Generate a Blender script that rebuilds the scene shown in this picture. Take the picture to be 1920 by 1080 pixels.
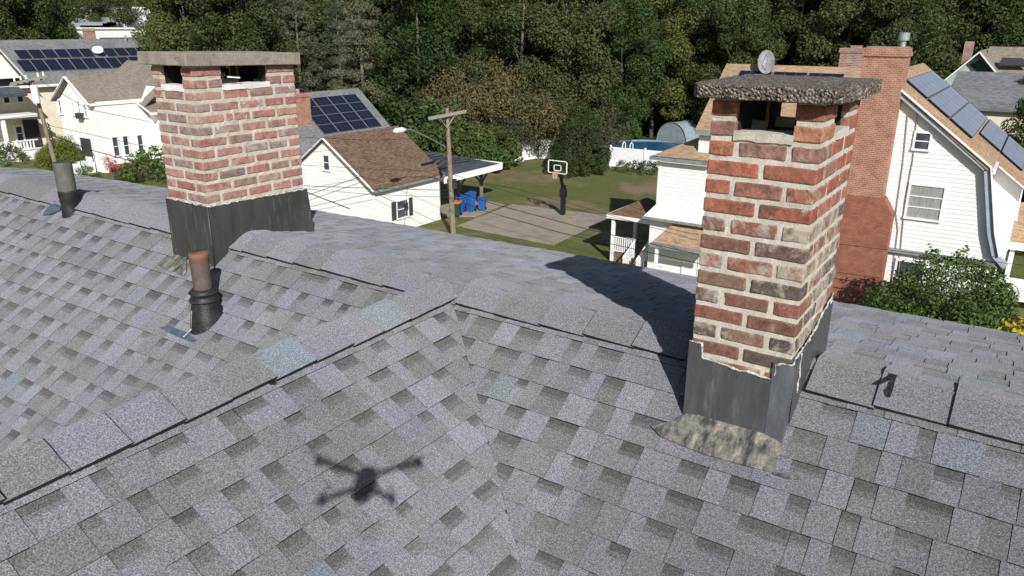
import bpy, bmesh, math, random
import numpy as np
from mathutils import Vector, Matrix, noise
R = math.radians
sc = bpy.context.scene
for o in list(bpy.data.objects): bpy.data.objects.remove(o)

# ------------------------------------------------------------------ camera
# metres; x along the main ridge, y away over the roof, z up; the camera (a drone's) is the origin
FPX = 1440.0
PITCH, ROLL, YAW = R(18.85), R(0.33), R(-33.8)
_F = np.array([0, math.cos(PITCH), -math.sin(PITCH)]); _R = np.array([1., 0, 0]); _U = np.array([0, math.sin(PITCH), math.cos(PITCH)])
_c, _s = math.cos(ROLL), math.sin(ROLL)
_R, _U = _c*_R+_s*_U, -_s*_R+_c*_U
_Q = np.array([[math.cos(YAW), math.sin(YAW), 0], [-math.sin(YAW), math.cos(YAW), 0], [0, 0, 1.]])
_R, _U, _F = _Q@_R, _Q@_U, _Q@_F
cam_data = bpy.data.cameras.new('camera'); cam = bpy.data.objects.new('camera', cam_data)
sc.collection.objects.link(cam)
M = Matrix(((_R[0], _U[0], -_F[0], 0), (_R[1], _U[1], -_F[1], 0), (_R[2], _U[2], -_F[2], 0), (0, 0, 0, 1)))
cam.matrix_world = M
cam_data.sensor_width = 36; cam_data.lens = 36*FPX/1920
cam_data.clip_start = 0.02; cam_data.clip_end = 5000
sc.camera = cam
sc.render.resolution_x = 1024; sc.render.resolution_y = 576
def on(px, py, ax, v):
    """the point where the photograph's pixel (1920 wide) meets the plane axis = v"""
    d = _R*(px-960)/FPX - _U*(py-540)/FPX + _F
    return Vector(d*v/d[ax])

# ------------------------------------------------------------------ world, sun, exposure
SUN = Vector((0.607, -0.592, 0.530)).normalized()
w = bpy.data.worlds.new('World'); sc.world = w; w.use_nodes = True
nt = w.node_tree; bg = nt.nodes['Background']
sky = nt.nodes.new('ShaderNodeTexSky'); sky.sky_type = 'NISHITA'; sky.sun_disc = False
sky.sun_elevation = math.asin(SUN.z); sky.sun_rotation = math.atan2(SUN.x, SUN.y)
nt.links.new(sky.outputs[0], bg.inputs[0]); bg.inputs[1].default_value = 0.06
sl = bpy.data.lights.new('sun', 'SUN'); sl.energy = 4.2; sl.angle = R(0.53); sl.color = (1, .975, .94)
so = bpy.data.objects.new('sun', sl); sc.collection.objects.link(so)
so.rotation_euler = (-SUN).to_track_quat('-Z', 'Y').to_euler()
sc.view_settings.view_transform = 'Standard'; sc.view_settings.look = 'None'
sc.view_settings.exposure = 0.38; sc.view_settings.gamma = 1
sc.render.engine = 'CYCLES'

# ------------------------------------------------------------------ object helpers
C = sc.collection
def tag(o, label=None, cat=None, group=None, kind=None):
    if label: o['label'] = label
    if cat: o['category'] = cat
    if group: o['group'] = group
    if kind: o['kind'] = kind
    return o
def thing(name, label, cat, loc=(0, 0, 0), rz=0, group=None):
    o = bpy.data.objects.new(name, None); C.objects.link(o)
    o.location = loc; o.rotation_euler = (0, 0, rz); o.empty_display_size = .2
    return tag(o, label, cat, group)
def copy_tree(o, parent=None):
    c = o.copy(); C.objects.link(c); c.parent = parent
    for ch in o.children: copy_tree(ch, c)
    return c
class MB:
    def __init__(s): s.v = []; s.f = []; s.m = []; s.c = []; s.sm = False
    def add(s, vs, fs, mi=0, col=(1, 1, 1, 1)):
        b = len(s.v); s.v += [tuple(p) for p in vs]
        for f in fs: s.f.append([i+b for i in f]); s.m.append(mi); s.c.append(col)
    def box(s, x0, x1, y0, y1, z0, z1, mi=0, col=(1, 1, 1, 1)):
        s.add([(x0,y0,z0),(x1,y0,z0),(x1,y1,z0),(x0,y1,z0),(x0,y0,z1),(x1,y0,z1),(x1,y1,z1),(x0,y1,z1)],
              [(0,3,2,1),(4,5,6,7),(0,1,5,4),(1,2,6,5),(2,3,7,6),(3,0,4,7)], mi, col)
    def prism(s, pts, d, mi=0, col=(1, 1, 1, 1)):
        """closed solid: polygon pts swept by vector d"""
        n = len(pts); P = [Vector(p) for p in pts]; d = Vector(d)
        s.add(P+[p+d for p in P], [list(range(n))[::-1], list(range(n, 2*n))]+[(i, (i+1) % n, n+(i+1) % n, n+i) for i in range(n)], mi, col)
    def bar(s, a, b, w, h=None, mi=0, up=(0, 0, 1), col=(1, 1, 1, 1)):
        a, b = Vector(a), Vector(b); h = h or w; d = (b-a).normalized()
        u = Vector(up)
        if abs(d.dot(u)) > .95: u = Vector((1, 0, 0))
        x = d.cross(u).normalized()*w/2; y = x.cross(d).normalized()*h/2
        s.prism([a-x-y, a+x-y, a+x+y, a-x+y], b-a, mi, col)
    def tube(s, pts, r, n=8, mi=0, caps=True, col=(1, 1, 1, 1)):
        P = [Vector(p) for p in pts]; rr = r if isinstance(r, (list, tuple)) else [r]*len(P)
        b = len(s.v); px = None
        for i, p in enumerate(P):
            d = (P[min(i+1, len(P)-1)]-P[max(i-1, 0)]).normalized()
            if px is None:
                u = Vector((0, 0, 1)) if abs(d.z) < .9 else Vector((1, 0, 0)); px = d.cross(u).normalized()
            px = (px-d*px.dot(d)).normalized(); py = d.cross(px)
            for k in range(n):
                a = 2*math.pi*k/n; s.v.append(tuple(p+(px*math.cos(a)+py*math.sin(a))*rr[i]))
        for i in range(len(P)-1):
            for k in range(n):
                s.f.append([b+i*n+k, b+i*n+(k+1) % n, b+(i+1)*n+(k+1) % n, b+(i+1)*n+k]); s.m.append(mi); s.c.append(col)
        if caps:
            s.f.append([b+k for k in range(n)][::-1]); s.m.append(mi); s.c.append(col)
            s.f.append([b+(len(P)-1)*n+k for k in range(n)]); s.m.append(mi); s.c.append(col)
    def grid(s, F, nu, nv, mi=0, col=(1, 1, 1, 1)):
        b = len(s.v)
        for i in range(nu+1):
            for j in range(nv+1): s.v.append(tuple(F(i/nu, j/nv)))
        for i in range(nu):
            for j in range(nv):
                q = b+i*(nv+1)+j; s.f.append([q, q+nv+1, q+nv+2, q+1]); s.m.append(mi); s.c.append(col)
    def build(s, name, mats, parent=None, smooth=False, col=False, fix=True):
        me = bpy.data.meshes.new(name); me.from_pydata(s.v, [], s.f)
        for m in (mats if isinstance(mats, (list, tuple)) else [mats]): me.materials.append(m)
        me.polygons.foreach_set('material_index', s.m)
        if smooth: me.polygons.foreach_set('use_smooth', [True]*len(s.f))
        if col:
            a = me.color_attributes.new('Col', 'FLOAT_COLOR', 'CORNER'); L = []
            for f, c in zip(s.f, s.c): L += list(c)*len(f)
            a.data.foreach_set('color', L)
        if fix:
            bm = bmesh.new(); bm.from_mesh(me); bmesh.ops.recalc_face_normals(bm, faces=bm.faces); bm.to_mesh(me); bm.free()
        me.update()
        o = bpy.data.objects.new(name, me); C.objects.link(o)
        if parent: o.parent = parent; o.matrix_parent_inverse = Matrix.Translation(-Vector(parent.location)) if parent.type == 'EMPTY' and parent.parent is None and parent.rotation_euler.z == 0 else Matrix()
        return o
def clip_poly(P, planes):
    """P: list of 2-vectors; planes (a,b,c): keep a*u+b*v+c >= 0"""
    for a, b, c in planes:
        Q = []
        for i in range(len(P)):
            p, q = P[i], P[(i+1) % len(P)]
            dp, dq = a*p[0]+b*p[1]+c, a*q[0]+b*q[1]+c
            if dp >= 0: Q.append(p)
            if (dp > 0 > dq) or (dp < 0 < dq):
                t = dp/(dp-dq); Q.append((p[0]+(q[0]-p[0])*t, p[1]+(q[1]-p[1])*t))
        P = Q
        if len(P) < 3: return []
    return P

# ------------------------------------------------------------------ materials
def new_mat(name):
    m = bpy.data.materials.new(name); m.use_nodes = True; n = m.node_tree
    return m, n, n.nodes['Principled BSDF']
def N(n, t, **k):
    x = n.nodes.new(t)
    for a, b in k.items(): setattr(x, a, b)
    return x
def ramp(n, fac, stops):
    r = N(n, 'ShaderNodeValToRGB'); e = r.color_ramp.elements
    while len(e) < len(stops): e.new(.5)
    for i, (p, c) in enumerate(stops): e[i].position = p; e[i].color = (*c[:3], 1)
    n.links.new(fac, r.inputs[0]); return r.outputs[0]
def tex(n, kind, scale, detail=3, rough=.55, vec=None, dist=0):
    t = N(n, kind); t.inputs['Scale'].default_value = scale
    if kind == 'ShaderNodeTexNoise':
        t.inputs['Detail'].default_value = detail; t.inputs['Roughness'].default_value = rough; t.inputs['Distortion'].default_value = dist
    if vec is None:
        tc = N(n, 'ShaderNodeTexCoord'); vec = tc.outputs['Object']
    n.links.new(vec, t.inputs['Vector']); return t
def mixc(n, fac, a, b, mode='MIX'):
    x = N(n, 'ShaderNodeMix', data_type='RGBA', blend_type=mode)
    for i, s in ((0, fac), (6, a), (7, b)):
        if hasattr(s, 'node'): n.links.new(s, x.inputs[i])
        else: x.inputs[i].default_value = s if i == 0 else (*s[:3], 1)
    return x.outputs[2]
def bump(n, bs, h, strength=.3, dist=.01):
    b = N(n, 'ShaderNodeBump'); b.inputs['Strength'].default_value = strength; b.inputs['Distance'].default_value = dist
    n.links.new(h, b.inputs['Height']); n.links.new(b.outputs[0], bs.inputs['Normal'])
def sv(n, scl):
    tc = N(n, 'ShaderNodeTexCoord'); mp = N(n, 'ShaderNodeMapping'); mp.inputs['Scale'].default_value = scl
    n.links.new(tc.outputs['Object'], mp.inputs[0]); return mp.outputs[0]
def simple(name, stops, scale=4, rough=.8, detail=4, bmp=0, metal=0, stretch=None, spec=.3):
    m, n, bs = new_mat(name)
    t = tex(n, 'ShaderNodeTexNoise', scale, detail, .6, sv(n, stretch) if stretch else None)
    if len(stops) == 1: stops = [(.3, [c*.9 for c in stops[0]]), (.7, [c*1.08 for c in stops[0]])]
    n.links.new(ramp(n, t.outputs[0], stops), bs.inputs['Base Color'])
    bs.inputs['Roughness'].default_value = rough; bs.inputs['Metallic'].default_value = metal
    bs.inputs['Specular IOR Level'].default_value = spec
    if bmp: bump(n, bs, t.outputs[0], bmp, .02)
    return m

# asphalt shingles seen from two metres: mineral granules over a blend colour carried by each tab
m, n, bs = new_mat('asphalt_granules'); MSH = m
at = N(n, 'ShaderNodeAttribute', attribute_name='Col')
g1 = tex(n, 'ShaderNodeTexNoise', 185, 2, .8); g2 = tex(n, 'ShaderNodeTexNoise', 420, 1, .6); g3 = tex(n, 'ShaderNodeTexNoise', 3.2, 4, .6)
a1 = ramp(n, g1.outputs[0], [(.30, (.38, .38, .38)), (.48, (.92, .92, .92)), (.68, (1.95, 1.95, 2.0))])
a2 = ramp(n, g2.outputs[0], [(.3, (.6, .6, .6)), (.7, (1.4, 1.4, 1.4))])
c = mixc(n, 1, at.outputs['Color'], a1, 'MULTIPLY'); c = mixc(n, .7, c, a2, 'MULTIPLY')
a3 = ramp(n, g3.outputs[0], [(.35, (.95, .98, .95)), (.5, (1, 1, 1)), (.68, (.97, .98, 1.08))])
c = mixc(n, 1, c, a3, 'MULTIPLY')
g4 = tex(n, 'ShaderNodeTexNoise', .9, 5, .65)
c = mixc(n, 1, c, ramp(n, g4.outputs[0], [(.3, (.86, .86, .86)), (.7, (1.1, 1.1, 1.1))]), 'MULTIPLY')
n.links.new(c, bs.inputs['Base Color']); bs.inputs['Roughness'].default_value = .85; bs.inputs['Specular IOR Level'].default_value = .3
bs.inputs['Diffuse Roughness'].default_value = 1
bump(n, bs, g1.outputs[0], .4, .003)
MEDGE = simple('asphalt_edge_and_gap', [(.3, (.012, .012, .013)), (.7, (.035, .034, .033))], 60, .9)
MTAR = simple('tar_and_gap_black', [(.3, (.008, .008, .009)), (.7, (.03, .03, .032))], 40, .55, bmp=.5)

# old brick: colour of each brick in Col, its alpha says how much mortar is smeared over it
def brick_mat(name, mortar, smear_scale):
    m, n, bs = new_mat(name)
    at = N(n, 'ShaderNodeAttribute', attribute_name='Col')
    g1 = tex(n, 'ShaderNodeTexNoise', 26, 6, .7); g2 = tex(n, 'ShaderNodeTexNoise', 90, 4, .75)
    c = mixc(n, 1, at.outputs['Color'], ramp(n, g1.outputs[0], [(.3, (.55, .5, .5)), (.5, (1, 1, 1)), (.72, (1.35, 1.3, 1.3))]), 'MULTIPLY')
    c = mixc(n, .8, c, ramp(n, g2.outputs[0], [(.3, (.65, .65, .65)), (.7, (1.3, 1.3, 1.3))]), 'MULTIPLY')
    g3 = tex(n, 'ShaderNodeTexNoise', smear_scale, 5, .72, dist=.6)
    mm = N(n, 'ShaderNodeMath', operation='ADD'); n.links.new(g3.outputs[0], mm.inputs[0]); n.links.new(at.outputs['Alpha'], mm.inputs[1])
    k = ramp(n, mm.outputs[0], [(.60, (0, 0, 0)), (.78, (1, 1, 1))])
    c = mixc(n, k, c, mortar)
    g5 = tex(n, 'ShaderNodeTexNoise', 9, 5, .7)
    c = mixc(n, ramp(n, g5.outputs[0], [(.56, (0, 0, 0)), (.66, (.75, .75, .75))]), c, (.10, .075, .055)) if smear_scale > 13 else c
    n.links.new(c, bs.inputs['Base Color']); bs.inputs['Roughness'].default_value = .88; bs.inputs['Specular IOR Level'].default_value = .2
    bump(n, bs, g2.outputs[0], .8, .005)
    return m
MBR_R = brick_mat('weathered_brick', (.40, .36, .29), 15)
MBR_L = brick_mat('limewashed_brick', (.42, .345, .295), 11)
def mortar_mat(name, a, b):
    m, n, bs = new_mat(name)
    g1 = tex(n, 'ShaderNodeTexNoise', 12, 6, .7); g2 = tex(n, 'ShaderNodeTexNoise', 140, 3, .7)
    c = ramp(n, g1.outputs[0], [(.3, a), (.7, b)])
    c = mixc(n, .6, c, ramp(n, g2.outputs[0], [(.3, (.72, .72, .72)), (.7, (1.2, 1.2, 1.2))]), 'MULTIPLY')
    n.links.new(c, bs.inputs['Base Color']); bs.inputs['Roughness'].default_value = .95; bs.inputs['Specular IOR Level'].default_value = .15
    bump(n, bs, g2.outputs[0], .7, .004); return m
MMOR_R = mortar_mat('sandy_mortar', (.42, .385, .32), (.60, .565, .49))
MMOR_L = mortar_mat('pale_mortar', (.44, .40, .32), (.60, .56, .48))
MWHITE_MORTAR = mortar_mat('white_mortar', (.6, .59, .56), (.8, .79, .77))
MCAULK = simple('white_sealant', [(.35, (.26, .26, .25)), (.6, (.62, .61, .58))], 50, .6, bmp=.6)
m, n, bs = new_mat('pebbly_concrete'); MPEB = m
vo = tex(n, 'ShaderNodeTexVoronoi', 95); vo.inputs['Randomness'].default_value = 1
g = tex(n, 'ShaderNodeTexNoise', 45, 5, .7)
sx = N(n, 'ShaderNodeSeparateColor'); n.links.new(vo.outputs['Color'], sx.inputs[0])
c = ramp(n, sx.outputs[0], [(.0, (.08, .062, .048)), (.3, (.15, .122, .098)), (.7, (.24, .205, .165)), (1, (.38, .33, .28))])
c = mixc(n, ramp(n, vo.outputs['Distance'], [(.45, (0, 0, 0)), (.75, (.8, .8, .8))]), c, (.05, .042, .036))
c = mixc(n, 1, c, ramp(n, g.outputs[0], [(.3, (.6, .6, .6)), (.7, (1.3, 1.3, 1.3))]), 'MULTIPLY')
n.links.new(c, bs.inputs['Base Color']); bs.inputs['Roughness'].default_value = .9
mx = N(n, 'ShaderNodeMath', operation='SUBTRACT'); mx.inputs[0].default_value = 1; n.links.new(vo.outputs['Distance'], mx.inputs[1])
bump(n, bs, mx.outputs[0], 1, .012)
m, n, bs = new_mat('old_cast_concrete'); MCON = m
g = tex(n, 'ShaderNodeTexNoise', 14, 6, .7); v = tex(n, 'ShaderNodeTexNoise', 120, 3, .7); p = tex(n, 'ShaderNodeTexNoise', 38, 3, .6)
c = ramp(n, g.outputs[0], [(.3, (.20, .175, .14)), (.7, (.35, .305, .25))])
c = mixc(n, 1, c, ramp(n, v.outputs[0], [(.3, (.7, .7, .7)), (.7, (1.25, 1.25, 1.25))]), 'MULTIPLY')
c = mixc(n, ramp(n, p.outputs[0], [(.66, (0, 0, 0)), (.72, (1, 1, 1))]), c, (.04, .035, .03))
n.links.new(c, bs.inputs['Base Color']); bs.inputs['Roughness'].default_value = .9; bump(n, bs, v.outputs[0], .6, .006)
def metal_mat(name, a, b, rough, metal, vert=True):
    m, n, bs = new_mat(name)
    g = tex(n, 'ShaderNodeTexNoise', 5, 5, .65, sv(n, (3, 3, .6))); h = tex(n, 'ShaderNodeTexNoise', 60, 3, .6); q = tex(n, 'ShaderNodeTexNoise', 30, 3, .6, sv(n, (1, 1, .15)))
    c = ramp(n, g.outputs[0], [(.3, a), (.7, b)])
    c = mixc(n, ramp(n, q.outputs[0], [(.60, (0, 0, 0)), (.75, (.35, .35, .35))]), c, (.3, .29, .27))
    n.links.new(c, bs.inputs['Base Color']); bs.inputs['Metallic'].default_value = metal
    n.links.new(ramp(n, h.outputs[0], [(.3, (rough-.1,)*3), (.7, (rough+.12,)*3)]), bs.inputs['Roughness'])
    bump(n, bs, g.outputs[0], .25, .01); return m
MLEAD = metal_mat('painted_lead_flashing', (.042, .042, .042), (.075, .075, .074), .45, .2)
MLEAD_R = metal_mat('grey_lead_flashing', (.07, .072, .074), (.115, .118, .122), .45, .3)
MLEAD_W = metal_mat('bent_bare_lead', (.13, .135, .15), (.28, .30, .33), .38, .6)
MALU = metal_mat('bare_aluminium_flashing', (.10, .15, .21), (.22, .28, .36), .45, .6)
m, n, bs = new_mat('stained_galvanised_apron'); MAPR = m
g = tex(n, 'ShaderNodeTexNoise', 17, 6, .65, sv(n, (1.6, .55, .55))); h = tex(n, 'ShaderNodeTexNoise', 12, 4, .6); q = tex(n, 'ShaderNodeTexNoise', 55, 4, .7)
c = ramp(n, g.outputs[0], [(.38, (.03, .03, .03)), (.45, (.085, .083, .078)), (.52, (.15, .147, .132)), (.59, (.24, .205, .16)), (.63, (.34, .31, .26)), (.68, (.12, .118, .105))])
c = mixc(n, ramp(n, h.outputs[0], [(.55, (0, 0, 0)), (.63, (.6, .6, .6))]), c, (.19, .20, .15))
c = mixc(n, 1, c, ramp(n, q.outputs[0], [(.3, (.7, .7, .7)), (.7, (1.3, 1.3, 1.3))]), 'MULTIPLY')
n.links.new(c, bs.inputs['Base Color']); bs.inputs['Roughness'].default_value = .75; bump(n, bs, q.outputs[0], .5, .004)
m, n, bs = new_mat('rusty_cast_iron'); MIRON = m
tc = N(n, 'ShaderNodeTexCoord'); sp = N(n, 'ShaderNodeSeparateXYZ'); n.links.new(tc.outputs['Object'], sp.inputs[0])
g = tex(n, 'ShaderNodeTexNoise', 22, 5, .7)
mr = N(n, 'ShaderNodeMapRange'); mr.inputs[1].default_value = .33; mr.inputs[2].default_value = .41; n.links.new(sp.outputs[2], mr.inputs[0])
c = ramp(n, g.outputs[0], [(.3, (.075, .055, .05)), (.7, (.14, .105, .095))])
c = mixc(n, mr.outputs[0], c, mixc(n, g.outputs[0], (.12, .05, .025), (.27, .14, .085)))
n.links.new(c, bs.inputs['Base Color']); bs.inputs['Roughness'].default_value = .8; bump(n, bs, g.outputs[0], .4, .004)
MRUB = simple('black_rubber', [(.3, (.010, .010, .010)), (.7, (.03, .029, .028))], 18, .5, bmp=.4, spec=.4)
MPIPE = simple('grey_pipe_sleeve', [(.3, (.09, .088, .08)), (.7, (.14, .138, .128))], 20, .6)
MDARK = simple('flue_shade_and_soot', [(.3, (.006, .006, .006)), (.7, (.02, .018, .017))], 20, .95)

MWSID = simple('white_vinyl_siding', [(.3, (.72, .72, .71)), (.7, (.82, .82, .80))], 2, .6)
MWTRIM = simple('white_trim', [(.3, (.74, .74, .74)), (.7, (.83, .83, .83))], 3, .5)
MCSID = simple('cream_siding', [(.3, (.66, .62, .47)), (.7, (.76, .72, .57))], 2, .6)
MGTRIM = simple('grey_blue_trim', [(.3, (.30, .34, .40)), (.7, (.40, .45, .52))], 3, .5)
MGUT = simple('grey_gutter', [(.3, (.16, .165, .17)), (.7, (.3, .31, .32))], 3, .5)
MGREEN = simple('pale_green_siding', [(.3, (.30, .40, .32)), (.7, (.40, .50, .42))], 3, .7)
MGLASS, n, bs = new_mat('window_glass')
g = tex(n, 'ShaderNodeTexNoise', 1.5, 3, .6); n.links.new(ramp(n, g.outputs[0], [(.3, (.02, .025, .035)), (.7, (.10, .11, .12))]), bs.inputs['Base Color'])
bs.inputs['Roughness'].default_value = .08; bs.inputs['Specular IOR Level'].default_value = .6
MCURT = simple('grey_net_curtain', [(.35, (.20, .20, .20)), (.65, (.36, .35, .34))], 9, .7, stretch=(4, 4, .3))
MRED = simple('red_painted_brick_base', [(.3, (.20, .06, .05)), (.7, (.30, .10, .08))], 5, .8)
MDSHUT = simple('dark_shutter', [(.3, (.03, .032, .035)), (.7, (.06, .06, .062))], 8, .6)
def roof_mat(name, cols, s=1.0):
    m, n, bs = new_mat(name)
    a = tex(n, 'ShaderNodeTexNoise', 3.0*s, 2, .5, sv(n, (1, 1, 7))); b = tex(n, 'ShaderNodeTexNoise', 14, 5, .75); g = tex(n, 'ShaderNodeTexNoise', .5, 4, .6)
    c = ramp(n, a.outputs[0], [(.33, cols[0]), (.5, cols[1]), (.66, cols[2])])
    c = mixc(n, .8, c, ramp(n, b.outputs[0], [(.3, (.6, .6, .6)), (.7, (1.35, 1.35, 1.35))]), 'MULTIPLY')
    c = mixc(n, .8, c, ramp(n, g.outputs[0], [(.3, (.8, .8, .8)), (.7, (1.15, 1.15, 1.15))]), 'MULTIPLY')
    wv = N(n, 'ShaderNodeTexWave', wave_type='BANDS', bands_direction='Z', wave_profile='SAW'); wv.inputs['Scale'].default_value = 3.6; wv.inputs['Distortion'].default_value = .3
    tcc = N(n, 'ShaderNodeTexCoord'); n.links.new(tcc.outputs['Object'], wv.inputs[0])
    n.links.new(c, bs.inputs['Base Color']); bs.inputs['Roughness'].default_value = .9; bs.inputs['Specular IOR Level'].default_value = .2
    bump(n, bs, wv.outputs[1], .5, .02); return m
MRF_BROWN = roof_mat('brown_shingles', [(.095, .062, .042), (.15, .10, .068), (.20, .138, .092)])
MRF_TAN = roof_mat('tan_shingles', [(.27, .18, .11), (.36, .25, .155), (.42, .30, .20)])
MRF_TAUPE = roof_mat('taupe_shingles', [(.17, .145, .12), (.24, .21, .175), (.29, .25, .21)])
MRF_GREY = roof_mat('grey_shingles', [(.13, .135, .14), (.18, .185, .19), (.23, .235, .24)])
MRF_SLATE = roof_mat('dark_grey_shingles', [(.05, .055, .065), (.08, .085, .10), (.11, .115, .13)])
def wall_brick(name, c1, c2, mort, scale=5.2):
    m, n, bs = new_mat(name)
    tc = N(n, 'ShaderNodeTexCoord'); sp = N(n, 'ShaderNodeSeparateXYZ'); n.links.new(tc.outputs['Object'], sp.inputs[0])
    ad = N(n, 'ShaderNodeMath', operation='ADD'); n.links.new(sp.outputs[0], ad.inputs[0]); n.links.new(sp.outputs[1], ad.inputs[1])
    cb = N(n, 'ShaderNodeCombineXYZ'); n.links.new(ad.outputs[0], cb.inputs[0]); n.links.new(sp.outputs[2], cb.inputs[1])
    b = N(n, 'ShaderNodeTexBrick'); n.links.new(cb.outputs[0], b.inputs['Vector'])
    b.inputs['Scale'].default_value = 1; b.inputs['Brick Width'].default_value = .225; b.inputs['Row Height'].default_value = .085
    b.inputs['Mortar Size'].default_value = .011; b.inputs['Mortar Smooth'].default_value = .2
    b.inputs['Color1'].default_value = (*c1, 1); b.inputs['Color2'].default_value = (*c2, 1); b.inputs['Mortar'].default_value = (*mort, 1)
    g = tex(n, 'ShaderNodeTexNoise', 2.2, 6, .7)
    c = mixc(n, 1, b.outputs[0], ramp(n, g.outputs[0], [(.3, (.72, .68, .68)), (.7, (1.2, 1.2, 1.2))]), 'MULTIPLY')
    n.links.new(c, bs.inputs['Base Color']); bs.inputs['Roughness'].default_value = .85; bs.inputs['Specular IOR Level'].default_value = .2
    bump(n, bs, b.outputs[1], -.4, .01); return m
MWB = wall_brick('house_chimney_brick', (.30, .12, .075), (.38, .17, .11), (.42, .33, .26))
MWB_PAINT = wall_brick('red_painted_brick', (.27, .11, .07), (.33, .145, .095), (.21, .09, .06))
MWB_OLD = wall_brick('old_dark_brick', (.24, .11, .085), (.32, .2, .16), (.4, .36, .31))
def solar_mat(name, base, line, rough, nx, ny):
    m, n, bs = new_mat(name)
    uv = N(n, 'ShaderNodeTexCoord')
    b = N(n, 'ShaderNodeTexBrick'); b.offset = 0; n.links.new(uv.outputs['UV'], b.inputs['Vector'])
    b.inputs['Scale'].default_value = 1; b.inputs['Brick Width'].default_value = 1/nx; b.inputs['Row Height'].default_value = 1/ny
    b.inputs['Mortar Size'].default_value = .006; b.inputs['Color1'].default_value = (*base, 1); b.inputs['Color2'].default_value = (*[q*1.2 for q in base], 1); b.inputs['Mortar'].default_value = (*line, 1)
    n.links.new(b.outputs[0], bs.inputs['Base Color']); bs.inputs['Roughness'].default_value = rough; bs.inputs['Specular IOR Level'].default_value = .5
    return m
MSOL = solar_mat('dark_blue_solar_cells', (.010, .013, .026), (.085, .09, .11), .3, 3, 2)
MSOL_SKY = solar_mat('painted_sky_solar_glass', (.21, .235, .30), (.10, .115, .15), .45, 7, 2)  # pale base colour stands in for sky reflected in the glass
MFRAME = simple('panel_frame', [(.3, (.15, .155, .165)), (.7, (.22, .225, .24))], 3, .4)
MBLK = simple('black_edge', [(.3, (.01, .01, .012)), (.7, (.02, .02, .022))], 3, .5)
MWOOD = simple('weathered_pole_wood', [(.3, (.13, .09, .07)), (.5, (.22, .17, .13)), (.7, (.33, .28, .23))], 10, .9, bmp=.5, stretch=(2, 2, .3))
MXARM = simple('grey_crossarm_wood', [(.3, (.22, .21, .16)), (.7, (.38, .37, .30))], 8, .9)
MGALV = simple('galvanised_steel', [(.3, (.35, .37, .4)), (.7, (.55, .58, .62))], 6, .4, metal=.6)
MWIRE = simple('black_wire', [(.3, (.012, .012, .012)), (.7, (.03, .03, .03))], 6, .5)
MBLUE = simple('blue_plastic', [(.3, (.015, .07, .26)), (.7, (.03, .12, .38))], 6, .4)
MGRNP = simple('dark_green_plastic', [(.3, (.01, .045, .03)), (.7, (.02, .07, .05))], 6, .4)
MORNG = simple('orange_plastic', [(.3, (.5, .12, .02)), (.7, (.65, .2, .05))], 6, .5)
MPINK = simple('faded_red_plastic', [(.3, (.5, .16, .16)), (.7, (.6, .25, .24))], 8, .6)
MNET = simple('cream_net', [(.3, (.5, .4, .3)), (.7, (.65, .5, .38))], 8, .8)
MCONC = simple('concrete_slab', [(.3, (.23, .20, .155)), (.5, (.29, .255, .20)), (.7, (.33, .29, .23))], 1.3, .9, detail=8)
n_ = MCONC.node_tree; b_ = n_.nodes['Principled BSDF']; base_ = b_.inputs['Base Color'].links[0].from_socket
st = tex(n_, 'ShaderNodeTexNoise', 2.6, 3, .5, sv(n_, (1, 2, 1))); n_.links.new(mixc(n_, ramp(n_, st.outputs[0], [(.66, (0, 0, 0)), (.70, (.6, .6, .6))]), base_, (.11, .085, .06)), b_.inputs['Base Color'])
MWATER, n, bs = new_mat('pool_water')
bs.inputs['Base Color'].default_value = (.02, .12, .26, 1); bs.inputs['Roughness'].default_value = .12
g = tex(n, 'ShaderNodeTexNoise', 3, 3, .5); bump(n, bs, g.outputs[0], .15, .02)
MTARP = simple('blue_grey_tarp', [(.3, (.20, .25, .28)), (.7, (.28, .34, .37))], 2, .6, bmp=.3)
MDECK = simple('brown_decking', [(.3, (.16, .10, .07)), (.7, (.24, .16, .11))], 4, .9)
def leaf_mat(name, dark, mid, lite, trans=.25):
    m, n, bs = new_mat(name)
    oi = N(n, 'ShaderNodeObjectInfo'); g = tex(n, 'ShaderNodeTexNoise', 1.3, 3, .6); g2 = tex(n, 'ShaderNodeTexNoise', 9, 2, .6)
    c = ramp(n, g2.outputs[0], [(.25, dark), (.5, mid), (.78, lite)])
    c = mixc(n, .7, c, ramp(n, g.outputs[0], [(.3, (.8, .82, .85)), (.7, (1.3, 1.2, 1.0))]), 'MULTIPLY')
    c = mixc(n, 1, c, ramp(n, oi.outputs['Random'], [(0, (.55, .68, .65)), (.3, (.8, .95, .85)), (.55, (1, 1, 1)), (.8, (1.15, 1.12, .95)), (1, (1.35, 1.3, .95))]), 'MULTIPLY')
    n.links.new(c, bs.inputs['Base Color']); bs.inputs['Roughness'].default_value = .6; bs.inputs['Specular IOR Level'].default_value = .25
    tr = N(n, 'ShaderNodeBsdfTranslucent'); n.links.new(c, tr.inputs[0]); mx = N(n, 'ShaderNodeMixShader'); mx.inputs[0].default_value = trans
    out = n.nodes['Material Output']; n.links.new(bs.outputs[0], mx.inputs[1]); n.links.new(tr.outputs[0], mx.inputs[2]); n.links.new(mx.outputs[0], out.inputs[0])
    return m
MLF = leaf_mat('broadleaf_foliage', (.032, .054, .017), (.062, .088, .026), (.10, .126, .040))
MLF2 = leaf_mat('olive_foliage', (.042, .054, .019), (.076, .090, .033), (.12, .13, .052))
MPINE = leaf_mat('pine_needles', (.048, .056, .036), (.105, .115, .078), (.19, .195, .14), .1)
MTAN = leaf_mat('dry_shrub_foliage', (.065, .06, .034), (.115, .105, .058), (.185, .165, .10))
MCEDAR = leaf_mat('dense_evergreen', (.018, .030, .012), (.036, .052, .020), (.06, .078, .030), .1)
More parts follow.
